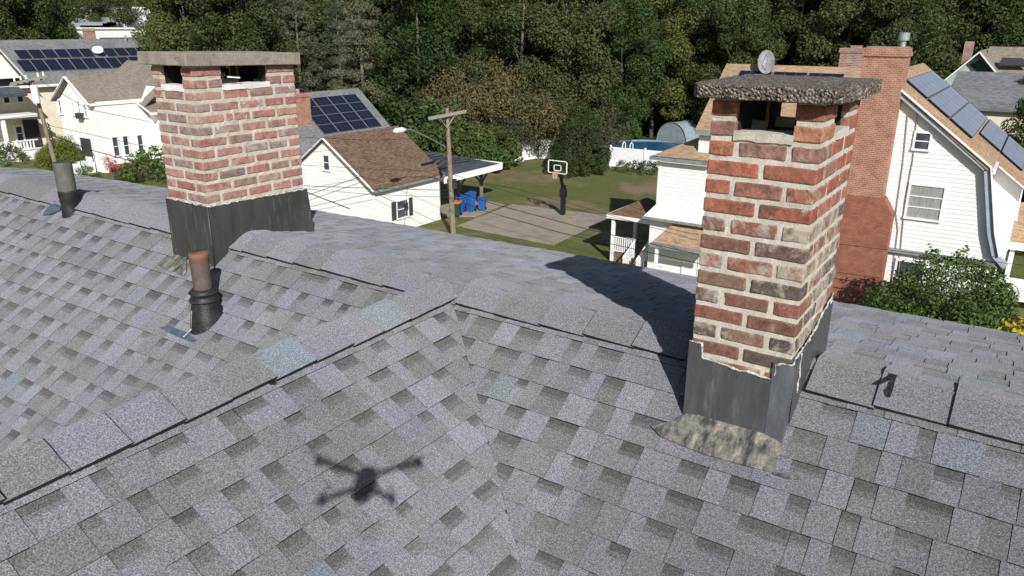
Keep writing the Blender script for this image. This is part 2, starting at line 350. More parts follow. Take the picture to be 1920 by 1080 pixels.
MBUSH = leaf_mat('bright_bush_foliage', (.035, .065, .015), (.07, .12, .03), (.13, .19, .06))
MYEL = leaf_mat('yellow_flowering_bush', (.30, .26, .02), (.45, .38, .03), (.6, .5, .06))
MROSE = leaf_mat('pink_flowering_bush', (.25, .04, .05), (.5, .15, .17), (.75, .5, .5))
MHEDGE = leaf_mat('clipped_hedge', (.05, .07, .012), (.10, .13, .02), (.15, .18, .035), .1)
MBARK = simple('bark', [(.3, (.09, .075, .06)), (.7, (.19, .165, .14))], 6, .9, stretch=(3, 3, .4))
m, n, bs = new_mat('lawn_grass'); MGRASS = m
g = tex(n, 'ShaderNodeTexNoise', .2, 8, .68); h = tex(n, 'ShaderNodeTexNoise', 4, 8, .85); q = tex(n, 'ShaderNodeTexNoise', .5, 4, .6, sv(n, (1, 2.2, 1)))
c = ramp(n, h.outputs[0], [(.3, (.05, .070, .018)), (.5, (.10, .130, .036)), (.7, (.165, .185, .065))])
c = mixc(n, ramp(n, q.outputs[0], [(.35, (0, 0, 0)), (.65, (.6, .6, .6))]), c, (.15, .14, .06))
c = mixc(n, ramp(n, g.outputs[0], [(.49, (0, 0, 0)), (.59, (.95, .95, .95))]), c, mixc(n, h.outputs[0], (.16, .12, .07), (.29, .22, .145)))
n.links.new(c, bs.inputs['Base Color']); bs.inputs['Roughness'].default_value = .95; bs.inputs['Specular IOR Level'].default_value = .1
bump(n, bs, h.outputs[0], 1, .06)
MFLOOR = simple('forest_floor', [(.3, (.018, .022, .010)), (.7, (.05, .05, .025))], .8, .95)

# ================================================================== THE NEAR HOUSE
GZ = -12.9
MF, MBK, MW = .65, .20, .575           # slopes: front, back, wing (right side)
RY, RZ, WX = 3.215, -1.35, -2.6        # main ridge at y = RY, wing ridge at x = WX, both at z = RZ
house = thing('house', 'near house with a grey shingle roof and two brick chimneys, seen from above its ridge', 'house', (0, 3.2, GZ))
LAV, OLV, DRK, BLU = (.172, .170, .189), (.130, .130, .128), (.066, .066, .063), (.145, .162, .178)
def lerp3(a, b, t): return tuple(x+(y-x)*t for x, y in zip(a, b))
def jit(c, r, a=.10):
    k = 1+r.uniform(-a, a); return (c[0]*k, c[1]*k, c[2]*k, 1)
def shingles(O, U, V, Nn, u0, u1, rows, clip, seed, blue=.12, e=.143, v_off=.0, con=1.0):
    """laminated shingles: every course a run of tabs (teeth) over an exposed lower layer"""
    rg = random.Random(seed); mb = MB(); O, U, V, Nn = Vector(O), Vector(U), Vector(V), Vector(Nn)
    def piece(a, b, v0, v1, h0, h1, vs, ve, col, skirt=True):
        P = clip_poly([(a, vs), (b, vs), (b, ve), (a, ve)], clip)
        if not P: return
        hh = lambda v: h0+(h1-h0)*(v-v0)/(v1-v0)
        top = [O+U*p[0]+V*p[1]+Nn*hh(p[1]) for p in P]
        mb.add(top, [list(range(len(P)))], 0, col)
        if skirt:
            bot = [t-Nn*(.0075) for t in top]; k = len(P)
            b0 = len(mb.v)-k; mb.v += [tuple(q) for q in bot]
            for i in range(k):
                j = (i+1) % k; low = P[i][1] > ve-.002 and P[j][1] > ve-.002; mb.f.append([b0+i, b0+j, b0+k+j, b0+k+i]); mb.m.append(1 if low or skirt == 2 else 0); mb.c.append((1, 1, 1, 1) if low else (col[0]*.7, col[1]*.7, col[2]*.7, 1))
    for r in range(rows):
        v0 = v_off+(r-1)*e; v1 = v0+e; u = u0-rg.uniform(0, 1)
        while u < u1:
            L = 1.0; gap = rg.choice([.002, .002, .003, .004]); end = u+L-gap
            wob = rg.uniform(-.0015, .0015)
            tone = rg.random()
            t = u; tooth = rg.random() < .5
            while t < end-1e-4:
                wdt = rg.uniform(.07, .165) if tooth else rg.uniform(.06, .155)
                nx = min(t+wdt, end)
                if end-nx < .05: nx = end
                k = rg.random(); m_ = max(0, min(1, .5+con*(rg.gauss(0, .32)+.35*(tone-.5))))
                if tooth:
                    col = lerp3(OLV, LAV, min(1, m_+.22*con)) if k < 1-blue else lerp3(LAV, BLU, rg.uniform(.3, 1))
                    piece(t, nx, v0, v1+wob, .0055, .0108, v0, v1+wob, jit(col, rg, .07), 1)
                else:
                    col = lerp3(OLV, LAV, max(0, m_-.12*con))
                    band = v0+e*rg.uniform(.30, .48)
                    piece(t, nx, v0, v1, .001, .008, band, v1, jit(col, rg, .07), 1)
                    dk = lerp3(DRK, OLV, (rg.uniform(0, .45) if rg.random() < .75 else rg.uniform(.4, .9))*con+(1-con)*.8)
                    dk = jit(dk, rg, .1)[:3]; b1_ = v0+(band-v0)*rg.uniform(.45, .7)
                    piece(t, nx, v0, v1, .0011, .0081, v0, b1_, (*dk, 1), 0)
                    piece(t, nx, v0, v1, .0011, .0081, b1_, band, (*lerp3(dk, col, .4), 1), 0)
                t = nx; tooth = not tooth
            u += L
    return mb
cf = 1/math.hypot(1, MF); cb = 1/math.hypot(1, MBK); cw = 1/math.hypot(1, MW)
# main front slope: u = x, v downslope; the two valleys where the wing meets it bound it
VK = MF/MW
kv = VK*cf
V_F, N_F = Vector((0, -cf, -MF*cf)), Vector((0, -MF*cf, cf))
RL, RR = -9.0, 3.4
rootm = [MSH, MEDGE]
def tilt(o): return o
deck = .012
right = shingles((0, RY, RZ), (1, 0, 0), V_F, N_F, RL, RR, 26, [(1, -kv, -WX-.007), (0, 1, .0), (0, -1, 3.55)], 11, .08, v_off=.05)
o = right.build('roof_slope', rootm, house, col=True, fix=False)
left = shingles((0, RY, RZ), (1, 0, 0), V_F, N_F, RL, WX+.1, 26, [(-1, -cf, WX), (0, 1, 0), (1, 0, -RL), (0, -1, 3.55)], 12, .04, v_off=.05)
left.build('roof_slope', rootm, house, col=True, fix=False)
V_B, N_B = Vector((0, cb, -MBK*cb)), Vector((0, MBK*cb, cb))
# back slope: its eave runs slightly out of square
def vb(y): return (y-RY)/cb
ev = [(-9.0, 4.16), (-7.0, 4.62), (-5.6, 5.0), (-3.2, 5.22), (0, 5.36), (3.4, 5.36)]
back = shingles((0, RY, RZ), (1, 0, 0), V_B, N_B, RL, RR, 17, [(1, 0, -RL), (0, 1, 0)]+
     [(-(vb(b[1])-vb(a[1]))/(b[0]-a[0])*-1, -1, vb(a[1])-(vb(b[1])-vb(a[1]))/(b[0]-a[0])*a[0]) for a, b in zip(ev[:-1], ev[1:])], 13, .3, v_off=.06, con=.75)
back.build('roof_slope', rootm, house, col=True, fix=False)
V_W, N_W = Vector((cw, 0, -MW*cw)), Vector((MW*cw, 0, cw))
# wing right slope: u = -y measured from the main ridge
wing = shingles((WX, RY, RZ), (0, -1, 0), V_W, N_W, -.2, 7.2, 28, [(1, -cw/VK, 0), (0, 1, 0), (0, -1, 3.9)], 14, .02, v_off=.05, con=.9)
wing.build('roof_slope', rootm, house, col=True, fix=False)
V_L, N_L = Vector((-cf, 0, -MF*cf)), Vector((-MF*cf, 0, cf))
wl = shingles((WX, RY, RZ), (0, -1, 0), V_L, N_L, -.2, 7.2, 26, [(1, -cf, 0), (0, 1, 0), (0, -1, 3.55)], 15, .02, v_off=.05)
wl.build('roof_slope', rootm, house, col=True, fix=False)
# solid deck under the shingles, walls and fascia
mb = MB(); d = .02
yb = 5.3; zf = RZ-MF*3.0; yf = RY-3.0
zb = RZ-MBK*(5.2-RY)
mb.prism([(RL, RY, RZ-d), (RL, RY-2.95, RZ-MF*2.95-d), (RL, RY-2.95, RZ-MF*2.95-.2), (RL, RY, RZ-.25), (RL, 4.1, RZ-MBK*(4.1-RY)-.2), (RL, 4.1, RZ-MBK*(4.1-RY)-d)], (RR-RL, 0, 0))
for a, b in zip(ev[:-1], ev[1:]):
    za, zb_ = RZ-MBK*(a[1]-RY)-d, RZ-MBK*(b[1]-RY)-d
    zc = RZ-MBK*(4.1-RY)-d
    e = .03
    mb.add([(a[0], 4.09, zc), (b[0], 4.09, zc), (b[0], b[1]-e, zb_), (a[0], a[1]-e, za), (a[0], 4.09, zc-.16), (b[0], 4.09, zc-.16), (b[0], b[1]-e, zb_-.16), (a[0], a[1]-e, za-.16)],
           [(0, 1, 2, 3), (7, 6, 5, 4), (3, 2, 6, 7), (0, 3, 7, 4), (1, 0, 4, 5), (2, 1, 5, 6)])
mb.prism([(WX, RY-7.1, RZ-d), (WX+3.3, RY-7.1, RZ-MW*3.3-d), (WX+3.3, RY-7.1, RZ-MW*3.3-.2), (WX, RY-7.1, RZ-.3), (WX-2.95, RY-7.1, RZ-MF*2.95-.2), (WX-2.95, RY-7.1, RZ-MF*2.95-d)], (0, 7.0, 0))
mb.build('roof_deck', MEDGE, house)
mb = MB()
mb.box(-8.7, 3.1, .6, 4.0, GZ-.3, -3.3); mb.box(-8.7, 3.1, .6, 4.0, -3.35, -3.1)
mb.box(-5.2, .4, -3.6, .62, GZ-.3, -3.42)
mb.prism([(-8.7, 3.9, -3.2), (-8.7, .7, -3.2), (-8.7, 3.1, -1.7), (-8.7, 3.9, -1.8)], (11.8, 0, 0))
mb.build('wall', MWSID, house)

# ridge caps: bent shingles lapped along the ridge, each lifted a little over the next
def caps(axis_pt, D, Pa, Pb, Nup, L, expo, seed, name, dirn=1, side=.15, skip=(), lift_side=0, palette=None):
    """Pa / Pb: downslope unit vectors on the two sides; D: direction of the run"""
    rg = random.Random(seed); mb = MB(); k = 0; s = 0; D = Vector(D)
    n = 10; pal = palette or [LAV, OLV, LAV, OLV, LAV]
    while s < L:
        cc_ = pal[rg.randrange(len(pal))]; col = jit(lerp3(lerp3(LAV, OLV, .4), cc_, .55 if cc_ in (LAV, OLV) else .85), rg, .05); e = expo*rg.uniform(.92, 1.08)
        if any(a < s < b for a, b in skip): s += e; k += 1; continue
        h0, h1 = .014, .025+rg.uniform(0, .004)
        wa, wb_ = side*rg.uniform(.97, 1.03), side*rg.uniform(.97, 1.03)
        base = Vector(axis_pt)
        def pt(t, q, extra=0):   # t across -1..1, q along 0..1
            P = Pa if t < 0 else Pb; w_ = (wa if t < 0 else wb_)*abs(t)
            rnd = .012*max(0, 1-abs(t)*2.6)**2
            h = h0+(h1-h0)*q - rnd + extra
            lift = .008*max(0, abs(t)-.6)*(lift_side if t > 0 else .4)
            nrm = (Na if t < 0 else Nb).lerp(Nup, max(0, 1-abs(t)*3)).normalized()
            return base+D*(s+(e+.004)*q)+P*w_+nrm*(h+lift+noise.noise(Vector((s*2+q*.2, t*1.5, seed)))*.006)
        Na = Nup.cross(D); Na = (Pa.cross(D)); Na = Na if Na.z > 0 else -Na
        Nb = (Pb.cross(D)); Nb = Nb if Nb.z > 0 else -Nb
        b0 = len(mb.v)
        for i in range(n+1):
            for q in (0, .5, 1): mb.v.append(tuple(pt(-1+2*i/n, q)))
        for i in range(n):
            for j in range(2):
                a = b0+i*3+j; mb.f.append([a, a+3, a+4, a+1]); mb.m.append(0); mb.c.append(col)
        # cut edges; the dark side skirts also paint the shadow under lifted caps
        b1 = len(mb.v)
        for i in range(n+1):
            for q in (0, .5, 1): mb.v.append(tuple(pt(-1+2*i/n, q, -.012-.008*(i in (0, n)))))
        for i in range(n): mb.f.append([b0+i*3+2, b0+i*3+5, b1+i*3+5, b1+i*3+2]); mb.m.append(1); mb.c.append(col)
        for i in (0, n):
            for j in range(2): mb.f.append([b0+i*3+j, b0+i*3+j+1, b1+i*3+j+1, b1+i*3+j]); mb.m.append(1); mb.c.append(col)
        s += e; k += 1
    mb.build(name, rootm, house, col=True, fix=False)
UPV = Vector((0, 0, 1))
caps((RR, RY, RZ), (-1, 0, 0), V_B, V_F, UPV, RR-RL, .262, 21, 'ridge_cap', side=.165, skip=((RR+.57, RR+1.05), (RR+4.31, RR+4.83)), lift_side=2.5)
caps((WX, RY-7.1, RZ+.004), (0, 1, 0), V_L, V_W, UPV, 7.0, .215, 24, 'ridge_cap', side=.168, lift_side=3.5, palette=[LAV, LAV, OLV, LAV, LAV, (.16, .185, .20)])
# black scraps standing in for the dark gap where the ridge cap is torn
mb = MB()
def on_front(px, py, h=0):
    nrm = np.array([0, -MF, 1.]); d = _R*(px-960)/FPX - _U*(py-540)/FPX + _F
    return Vector(d*(nrm@np.array([0, RY, RZ]))/(nrm@d))+N_F*h
def on_wing(px, py, h=0):
    nrm = np.array([MW, 0, 1.]); d = _R*(px-960)/FPX - _U*(py-540)/FPX + _F
    return Vector(d*(nrm@np.array([WX, 0, RZ]))/(nrm@d))+N_W*h
def on_back(px, py, h=0):
    nrm = np.array([0, MBK, 1.]); d = _R*(px-960)/FPX - _U*(py-540)/FPX + _F
    return Vector(d*(nrm@np.array([0, RY, RZ]))/(nrm@d))+N_B*h
def strip(mb, P, nn): mb.prism([p-nn*.003 for p in P], nn*.004)
strip(mb, [on_back(*q, .018) for q in [(1656, 704), (1683, 702), (1679, 716), (1676, 723), (1666, 722), (1667, 710)]], N_B)
mb.build('dark_gap_patch', MTAR, house); mb = MB()
strip(mb, [on_front(*q, .026) for q in [(1668, 722), (1677, 722), (1674, 737), (1668, 752), (1659, 750), (1656, 739), (1664, 731)]], N_F)
mb.build('dark_gap_patch', MTAR, house)
for px, py, sz in ((510, 723, .018), (505, 720, .009)):
    mb = MB(); c0 = on_wing(px, py, .014); mb.prism([c0+Vector(q)*sz for q in ((-1, -.5, 0), (.2, -.9, 0), (1, .2, 0), (.1, .7, 0), (-.8, .4, 0))], (0, 0, .008)); mb.build('tar_crumb', MTAR, house)

# ------------------------------------------------------------------ chimneys (parts of the house)
def rbrick(mb, x0, x1, y0, y1, z0, z1, col, seed, r=.006, amp=.0025):
    cx, cy, cz = (x0+x1)/2, (y0+y1)/2, (z0+z1)/2; hx, hy, hz = (x1-x0)/2, (y1-y0)/2, (z1-z0)/2
    ts = [-1, -.93, -.5, 0, .5, .93, 1]; tz = [-1, -.8, 0, .8, 1]
    ids = {}
    def vid(i, j, k):
        if (i, j, k) in ids: return ids[i, j, k]
        p = Vector((ts[i]*hx, ts[j]*hy, tz[k]*hz)); q = Vector((max(-hx+r, min(hx-r, p.x)), max(-hy+r, min(hy-r, p.y)), max(-hz+r, min(hz-r, p.z))))
        dd = p-q
        if dd.length > 0: p = q+dd.normalized()*r
        w_ = Vector((cx, cy, cz))+p
        w_ += noise.noise_vector(w_*22+Vector((seed, 0, 0)))*amp+noise.noise_vector(w_*70)*amp*.5
        ids[i, j, k] = len(mb.v); mb.v.append(tuple(w_)); return ids[i, j, k]
    def face(L): mb.f.append([vid(*q) for q in L]); mb.m.append(0); mb.c.append(col)
    for i in range(6):
        for j in range(6):
            for k in (0, 4): face([(i, j, k), (i+1, j, k), (i+1, j+1, k), (i, j+1, k)])
        for k in range(4):
            for j in (0, 6): face([(i, j, k), (i+1, j, k), (i+1, j, k+1), (i, j, k+1)])
            for j in (0, 6): face([(j, i, k), (j, i+1, k), (j, i+1, k+1), (j, i, k+1)])
def course(mb, x0, x1, y0, y1, z0, z1, par, colf, th, seed, gap_j=.019, side_smear=0):
    """one course round a rectangular shaft (or a pier): stretchers with staggered joints on each side"""
    rg = random.Random(seed); BL = .205
    def run(a, b, off):
        cuts = [a]; t = a+off
        while t < b-.05:
            if t > a+.05: cuts.append(t)
            t += BL
        cuts.append(b); return cuts
    lx = x1-x0
    # front and back: full length; sides fit between (front/back wrap corners)
    for side in 'fblr':
        if side in 'fb':
            A_, B_ = (x0+th+gap_j, x1-th-gap_j) if par else (x0, x1)
            c = [A_, B_] if par and B_-A_ < BL*1.5 else run(A_, B_, BL*.5 if side == 'b' else BL+.004)
            for a, b in zip(c[:-1], c[1:]):
                ga = 0 if a == A_ else gap_j/2; gb = 0 if b == B_ else gap_j/2
                yy = (y0, y0+th) if side == 'f' else (y1-th, y1)
                jj = rg.uniform(-.002, .002)
                rbrick(mb, a+ga, b-gb, yy[0]+jj, yy[1]+jj, z0, z1, colf(rg), rg.random()*50)
        else:
            A_, B_ = (y0, y1) if par else (y0+th+gap_j, y1-th-gap_j)
            c = run(A_, B_, BL)
            for a, b in zip(c[:-1], c[1:]):
                xx = (x0, x0+th) if side == 'l' else (x1-th, x1)
                ga = 0 if a == A_ else gap_j/2; gb = 0 if b == B_ else gap_j/2
                jj = rg.uniform(-.003, .0015); cc = colf(rg); cc = (*cc[:3], cc[3]+side_smear)
                rbrick(mb, xx[0]+jj, xx[1]+jj, a+ga, b-gb, z0, z1, cc, rg.random()*50)
def lump(mb, x0, x1, y0, y1, z0, z1, mi, amp=.004, n=10, freq=18, seed=0, round_=.0):
    """a box with a subdivided, uneven surface"""
    def disp(p):
        return p+noise.noise_vector(Vector(p)*freq+Vector((seed, seed, 0)))*amp+noise.noise_vector(Vector(p)*freq*3.3)*amp*.5
    X = lambda t: x0+(x1-x0)*t
    Y = lambda t: y0+(y1-y0)*t
    Z = lambda t: z0+(z1-z0)*t
    nx = max(2, int((x1-x0)/.02)) if n == 0 else n; ny = max(2, int((y1-y0)/.02)) if n == 0 else n; nz = max(1, int((z1-z0)/.02)) if n == 0 else n
    mb.grid(lambda a, b: disp(Vector((X(a), Y(b), z1))), nx, ny, mi); mb.grid(lambda a, b: disp(Vector((X(a), Y(b), z0))), nx, ny, mi)
    mb.grid(lambda a, b: disp(Vector((X(a), y0, Z(b)))), nx, nz, mi); mb.grid(lambda a, b: disp(Vector((X(a), y1, Z(b)))), nx, nz, mi)
    mb.grid(lambda a, b: disp(Vector((x0, Y(a), Z(b)))), ny, nz, mi); mb.grid(lambda a, b: disp(Vector((x1, Y(a), Z(b)))), ny, nz, mi)
def chimney(x0, x1, y0, y1, ztop, pitch, bh, zshaft, zbase, gx, gy, colf, mats, seed, th=.098, inset=.005, label=None, mort_amp=.003, smear=0):
    """gx, gy: the openings under the cap on the x- and y-running sides; zshaft: top of the closed shaft"""
    mb = MB(); z = ztop; k = 0
    while z > zbase-.02:
        z1 = z-(pitch-bh)*.5; z0 = z1-bh
        if z-pitch*.5 > zshaft:
            piers = [(x0, gx[0], y0, gy[0]), (gx[1], x1, y0, gy[0]), (x0, gx[0], gy[1], y1), (gx[1], x1, gy[1], y1)]
            for q, (a, b, c_, d_) in enumerate(piers):
                rg = random.Random(seed+k*7+q)
                if (d_-c_) > .14 and (k % 2):
                    m_ = (c_+d_)/2; rbrick(mb, a, b, c_, m_-.006, z0, z1, colf(rg, k), seed+q); rbrick(mb, a, b, m_+.006, d_, z0, z1, colf(rg, k), seed+q+3)
                else: rbrick(mb, a, b, c_, d_, z0, z1, colf(rg, k), seed+k+q)
                lump(mb, a+.006, b-.006, c_+.006, d_-.006, z-pitch+.0005, z+.0005, 1, .002, 5, 25, k+q)
        else:
            course(mb, x0, x1, y0, y1, z0, z1, (k+1) % 2, lambda r_: colf(r_, k), th, seed*31+k, side_smear=smear if k > 5 else smear*.3)
        z -= pitch; k += 1
    # mortar body: four walls round the flue
    i = inset; t = th-.01
    zt = zshaft
    for a, b, c_, d_ in ((x0+i, x1-i, y0+i, y0+t), (x0+i, x1-i, y1-t, y1-i), (x0+i, x0+t, y0+t+.001, y1-t-.001), (x1-t, x1-i, y0+t+.001, y1-t-.001)):
        lump(mb, a, b, c_, d_, zbase-.35, zt, 1, mort_amp, 0, 30, seed)
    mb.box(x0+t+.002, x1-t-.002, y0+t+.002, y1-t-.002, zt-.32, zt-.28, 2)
    # black inner lining: soot, with the openings' shade put into its colour
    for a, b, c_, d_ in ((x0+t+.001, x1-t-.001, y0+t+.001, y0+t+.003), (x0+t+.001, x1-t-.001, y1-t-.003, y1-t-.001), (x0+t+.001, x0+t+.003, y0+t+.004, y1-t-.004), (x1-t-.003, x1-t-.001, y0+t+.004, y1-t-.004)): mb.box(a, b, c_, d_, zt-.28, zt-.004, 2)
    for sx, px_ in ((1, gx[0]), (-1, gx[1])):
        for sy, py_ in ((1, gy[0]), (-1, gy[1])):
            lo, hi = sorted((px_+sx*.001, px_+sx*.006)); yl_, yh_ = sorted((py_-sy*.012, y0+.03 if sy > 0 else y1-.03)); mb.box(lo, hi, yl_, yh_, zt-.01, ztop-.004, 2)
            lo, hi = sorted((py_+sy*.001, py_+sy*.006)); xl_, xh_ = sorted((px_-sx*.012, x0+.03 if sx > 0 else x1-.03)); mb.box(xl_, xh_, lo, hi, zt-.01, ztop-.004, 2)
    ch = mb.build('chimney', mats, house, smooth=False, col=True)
    if label: ch['label'] = label
    return ch
def brick_cols_R(r, k=0):
    # clean orange-red near the top, weathered brown, grey and plum bricks below
    if k < 6:
        c = r.choice([(.31, .125, .08), (.34, .14, .085), (.28, .13, .095), (.35, .165, .10), (.25, .14, .115), (.31, .115, .075)]); a = r.choice([-.12, -.06, -.02, .02, .05])
    else:
        c = r.choice([(.22, .105, .075), (.165, .11, .09), (.13, .10, .085), (.25, .11, .08), (.12, .095, .088), (.20, .125, .09), (.28, .145, .085), (.19, .095, .075), (.095, .08, .08)]); a = r.choice([-.03, .02, .06, .09, .11])
    q = r.uniform(.85, 1.15); return (c[0]*q, c[1]*q, c[2]*q, a)
def brick_cols_L(r, k=0):
    c = r.choice([(.35, .195, .165), (.36, .18, .145), (.34, .18, .155), (.29, .19, .165), (.37, .21, .155), (.31, .205, .18), (.34, .155, .13), (.27, .195, .175)])
    q = r.uniform(.9, 1.1); return (c[0]*q, c[1]*q, c[2]*q, r.choice([0, .05, .09, .12, .15]))
RX0, RX1, RY0, RY1 = -1.022, -.612, 2.87, 3.475
chR = chimney(RX0, RX1, RY0, RY1, -.249, .074, .055, -.392, -1.34, (-.925, -.715), (3.06, 3.285), brick_cols_R, [MBR_R, MMOR_R, MDARK], 3,
              label='right-hand chimney of orange and brown weathered brick under a rough pebbly slab', smear=.12)
LX0, LX1, LY0, LY1 = -4.77, -4.345, 2.95, 3.755
chL = chimney(LX0, LX1, LY0, LY1, -.247, .0721, .050, -.391, -1.13, (-4.675, -4.455), (3.165, 3.53), brick_cols_L, [MBR_L, MMOR_L, MDARK], 5,
              label='left-hand chimney of pink brick with thick pale joints under a smooth concrete slab', mort_amp=.004)
# mortar sills in the openings and mortar beds
def sills(ch, x0, x1, y0, y1, gx, gy, z0, z1, m_, mid, th=.1, sd=0):
    mb = MB()
    for a, b, c_, d_ in ((gx[0]-.004, gx[1]+.004, y0-.003, y0+th), (gx[0], gx[1], y1-th, y1+.002), (x0-.002, x0+th, gy[0], gy[1]), (x1-th, x1+.003, gy[0]-.004, gy[1]+.004)):
        lump(mb, a, b, c_, d_, z0, z1, 0, .006, 0, 16, sd)
    mb.build('mortar_sill', m_, ch, smooth=True)
sills(chR, RX0, RX1, RY0, RY1, (-.925, -.715), (3.06, 3.285), -.40, -.366, MMOR_R, 0, sd=2)
sills(chL, LX0, LX1, LY0, LY1, (-4.675, -4.455), (3.165, 3.53), -.40, -.366, MWHITE_MORTAR, 0, sd=5)
# caps
def slab(ch, pts, z0, z1, mat, n_edge=26, amp=.01, seed=0, taper=lambda x, y: 0, rough_edge=.02, dn=26, crisp=False):
    """slab with an uneven outline: pts is the plan outline, filled with a dense uneven top"""
    P = [Vector((p[0], p[1])) for p in pts]; L = []
    for i in range(len(P)):
        a, b = P[i], P[(i+1) % len(P)]; k = max(2, int((b-a).length/.018))
        for j in range(k): L.append(a.lerp(b, j/k))
    c0 = sum(L, Vector((0, 0)))/len(L); mb = MB(); rings = []
    prof = [(0, z1, 0), (.35, z1, 0), (.7, z1, 0), (.88, z1, 0), (.965, z1-.004, 1), (1, z1-.3*(z1-z0), 1), (.995, z0+.25*(z1-z0), 1), (.965, z0, 1), (.7, z0, 0), (.0, z0, 0)]
    if crisp: prof = [(0, z1, 0), (.5, z1, 0), (.9, z1, 0), (.99, z1, 1), (1, z1-.004, 1), (1, z0+.004, 1), (.99, z0, 1), (.5, z0, 0), (0, z0, 0)]
    for s_, zz, ed in prof:
        ring = []
        for p in L:
            q = c0+(p-c0)*max(s_, .001); v = Vector((q.x, q.y, zz+taper(q.x, q.y)))
            nv = noise.noise_vector(v*22+Vector((seed, 0, 0))); nv2 = noise.noise_vector(v*60)
            v += nv*amp*(1.0)+nv2*amp*.6+Vector(((p-c0).x, (p-c0).y, 0)).normalized()*noise.noise(v*9)*rough_edge*ed
            ring.append(len(mb.v)); mb.v.append(tuple(v))
        rings.append(ring)
    for a, b in zip(rings[:-1], rings[1:]):
        for i in range(len(L)):
            j = (i+1) % len(L); mb.f.append([a[i], a[j], b[j], b[i]]); mb.m.append(0); mb.c.append((1, 1, 1, 1))
    return mb.build('chimney_cap', mat, ch, smooth=False)
slab(chR, [(-1.092, 2.83), (-1.05, 2.80), (-.575, 2.79), (-.548, 2.82), (-.548, 3.53), (-.58, 3.55), (-1.07, 3.55), (-1.098, 3.52)], -.247, -.197, MPEB, amp=.0025, seed=4, rough_edge=.03, crisp=True)
slab(chL, [(-4.812, 2.905), (-4.805, 2.895), (-4.318, 2.895), (-4.308, 2.905), (-4.300, 3.775), (-4.31, 3.785), (-4.81, 3.785), (-4.818, 3.775)], -.243, -.166, MCON, amp=.0016, seed=9, taper=lambda x, y: -.02*max(0, (y-2.9)), rough_edge=.004, crisp=True)
# flashing of the right chimney
def sheet(mb, P, t, mi=0):
    """thin metal sheet: polygon P (3D, planar) given thickness t along its normal"""
    P = [Vector(p) for p in P]; nn = (P[1]-P[0]).cross(P[2]-P[0]).normalized(); mb.prism([p-nn*t/2 for p in P], nn*t, mi)
g = .007
mb = MB()
fy = RY0-g
sheet(mb, [(RX0+.052, fy, -1.70), (RX1-.052, fy, -1.70), (RX1-.052, fy, -1.318), (RX0+.05, fy, -1.298)], .003)
mb.build('flashing', MLEAD_R, chR)
mb = MB()
wob = lambda z: .003*math.sin(z*23)
def wrap(mb, corner, sx, z_top, zb, wfront, wside, bulge):
    """corner piece: bent round a vertical corner, slightly bulged"""
    x, y = corner; n = 12; P = []
    path = [(x-sx*wfront, y), (x-sx*wfront*.5, y-.003), (x-sx*.012, y-.004), (x+sx*.004, y+.004-.008), (x+sx*.005, y+.01), (x+sx*.004, y+wside*.5), (x+sx*.003, y+wside)]
    mb.grid(lambda a, b: (lambda i: Vector((path[i][0]+sx*bulge*math.sin(b*9+1)*.4*(1 if 1 < i < 6 else 0), path[i][1]-bulge*math.sin(b*7)*.5*(1 if 0 < i < 5 else 0), zb+(z_top-zb)*b)))(round(a*6)), 6, n, 0)
wrap(mb, (RX1, fy-.003), 1, -1.238, -1.64, .068, .12, .007)
mb.build('corner_flashing', MLEAD_W, chR, smooth=False); mb = MB()
wrap(mb, (RX0, fy-.003), -1, -1.232, -1.64, .055, .10, .002)
sheet(mb, [(RX1+g, 2.93, -1.66), (RX1+g, 3.48, -1.5), (RX1+g, 3.48, -1.118), (RX1+g, 3.36, -1.13), (RX1+g, 3.20, -1.185), (RX1+g, 3.02, -1.205), (RX1+g, 2.93, -1.215)], .003)
sheet(mb, [(RX0-g, 2.93, -1.66), (RX0-g, 3.48, -1.5), (RX0-g, 3.48, -1.12), (RX0-g, 2.93, -1.22)], .003)
sheet(mb, [(RX0-g, RY1+g, -1.5), (RX1+g, RY1+g, -1.5), (RX1+g, RY1+g, -1.118), (RX0-g, RY1+g, -1.118)], .003)
mb.build('flashing', MLEAD_R, chR, smooth=False)
# torch-bright strip of bare metal at the right front corner seam
mb = MB()
def bead(mb, pts, r, n=6, seed=0):
    Q = []; P = [Vector(p) for p in pts]
    for a, b in zip(P[:-1], P[1:]):
        k = max(1, int((b-a).length/.012))
        for j in range(k): Q.append(a.lerp(b, j/k))
    Q.append(P[-1]); rr = [r*max(.25, 1+1.3*noise.noise(q*40+Vector((seed, 0, 0)))+.6*noise.noise(q*110)) for q in Q]
    mb.tube([q+noise.noise_vector(q*35)*r*1.5 for q in Q], rr, n)
bead(mb, [(RX0-.004, fy, -1.236), (RX0+.05, fy-.003, -1.232), (RX0+.054, fy-.003, -1.29), (RX0+.06, fy-.002, -1.297), (RX1-.06, fy-.002, -1.318), (RX1-.056, fy-.004, -1.25), (RX1-.03, fy-.005, -1.238), (RX1+.004, fy-.004, -1.236), (RX1+.008, 2.95, -1.213), (RX1+.008, 3.03, -1.204), (RX1+.008, 3.21, -1.182), (RX1+.008, 3.36, -1.13), (RX1+.008, 3.47, -1.116)], .0042)
bead(mb, [(RX1+.010, 2.96, -1.22), (RX1+.011, 2.972, -1.33), (RX1+.011, 2.975, -1.40)], .0032, seed=3)
bead(mb, [(RX1+.010, 3.40, -1.125), (RX1+.011, 3.405, -1.15), (RX1+.011, 3.42, -1.13)], .0035, seed=4)
bead(mb, [(RX1+.004, fy-.01, -1.605), (RX1+.006, fy-.012, -1.62)], .006, seed=6)
mb.build('sealant', MCAULK, chR, smooth=True)
mb = MB()
ap = [on_front(*q, .0165) for q in [(1222, 803), (1240, 822), (1290, 843), (1330, 858), (1395, 876), (1450, 890), (1468, 838), (1440, 815), (1300, 765), (1288, 779), (1262, 793), (1240, 798)]]
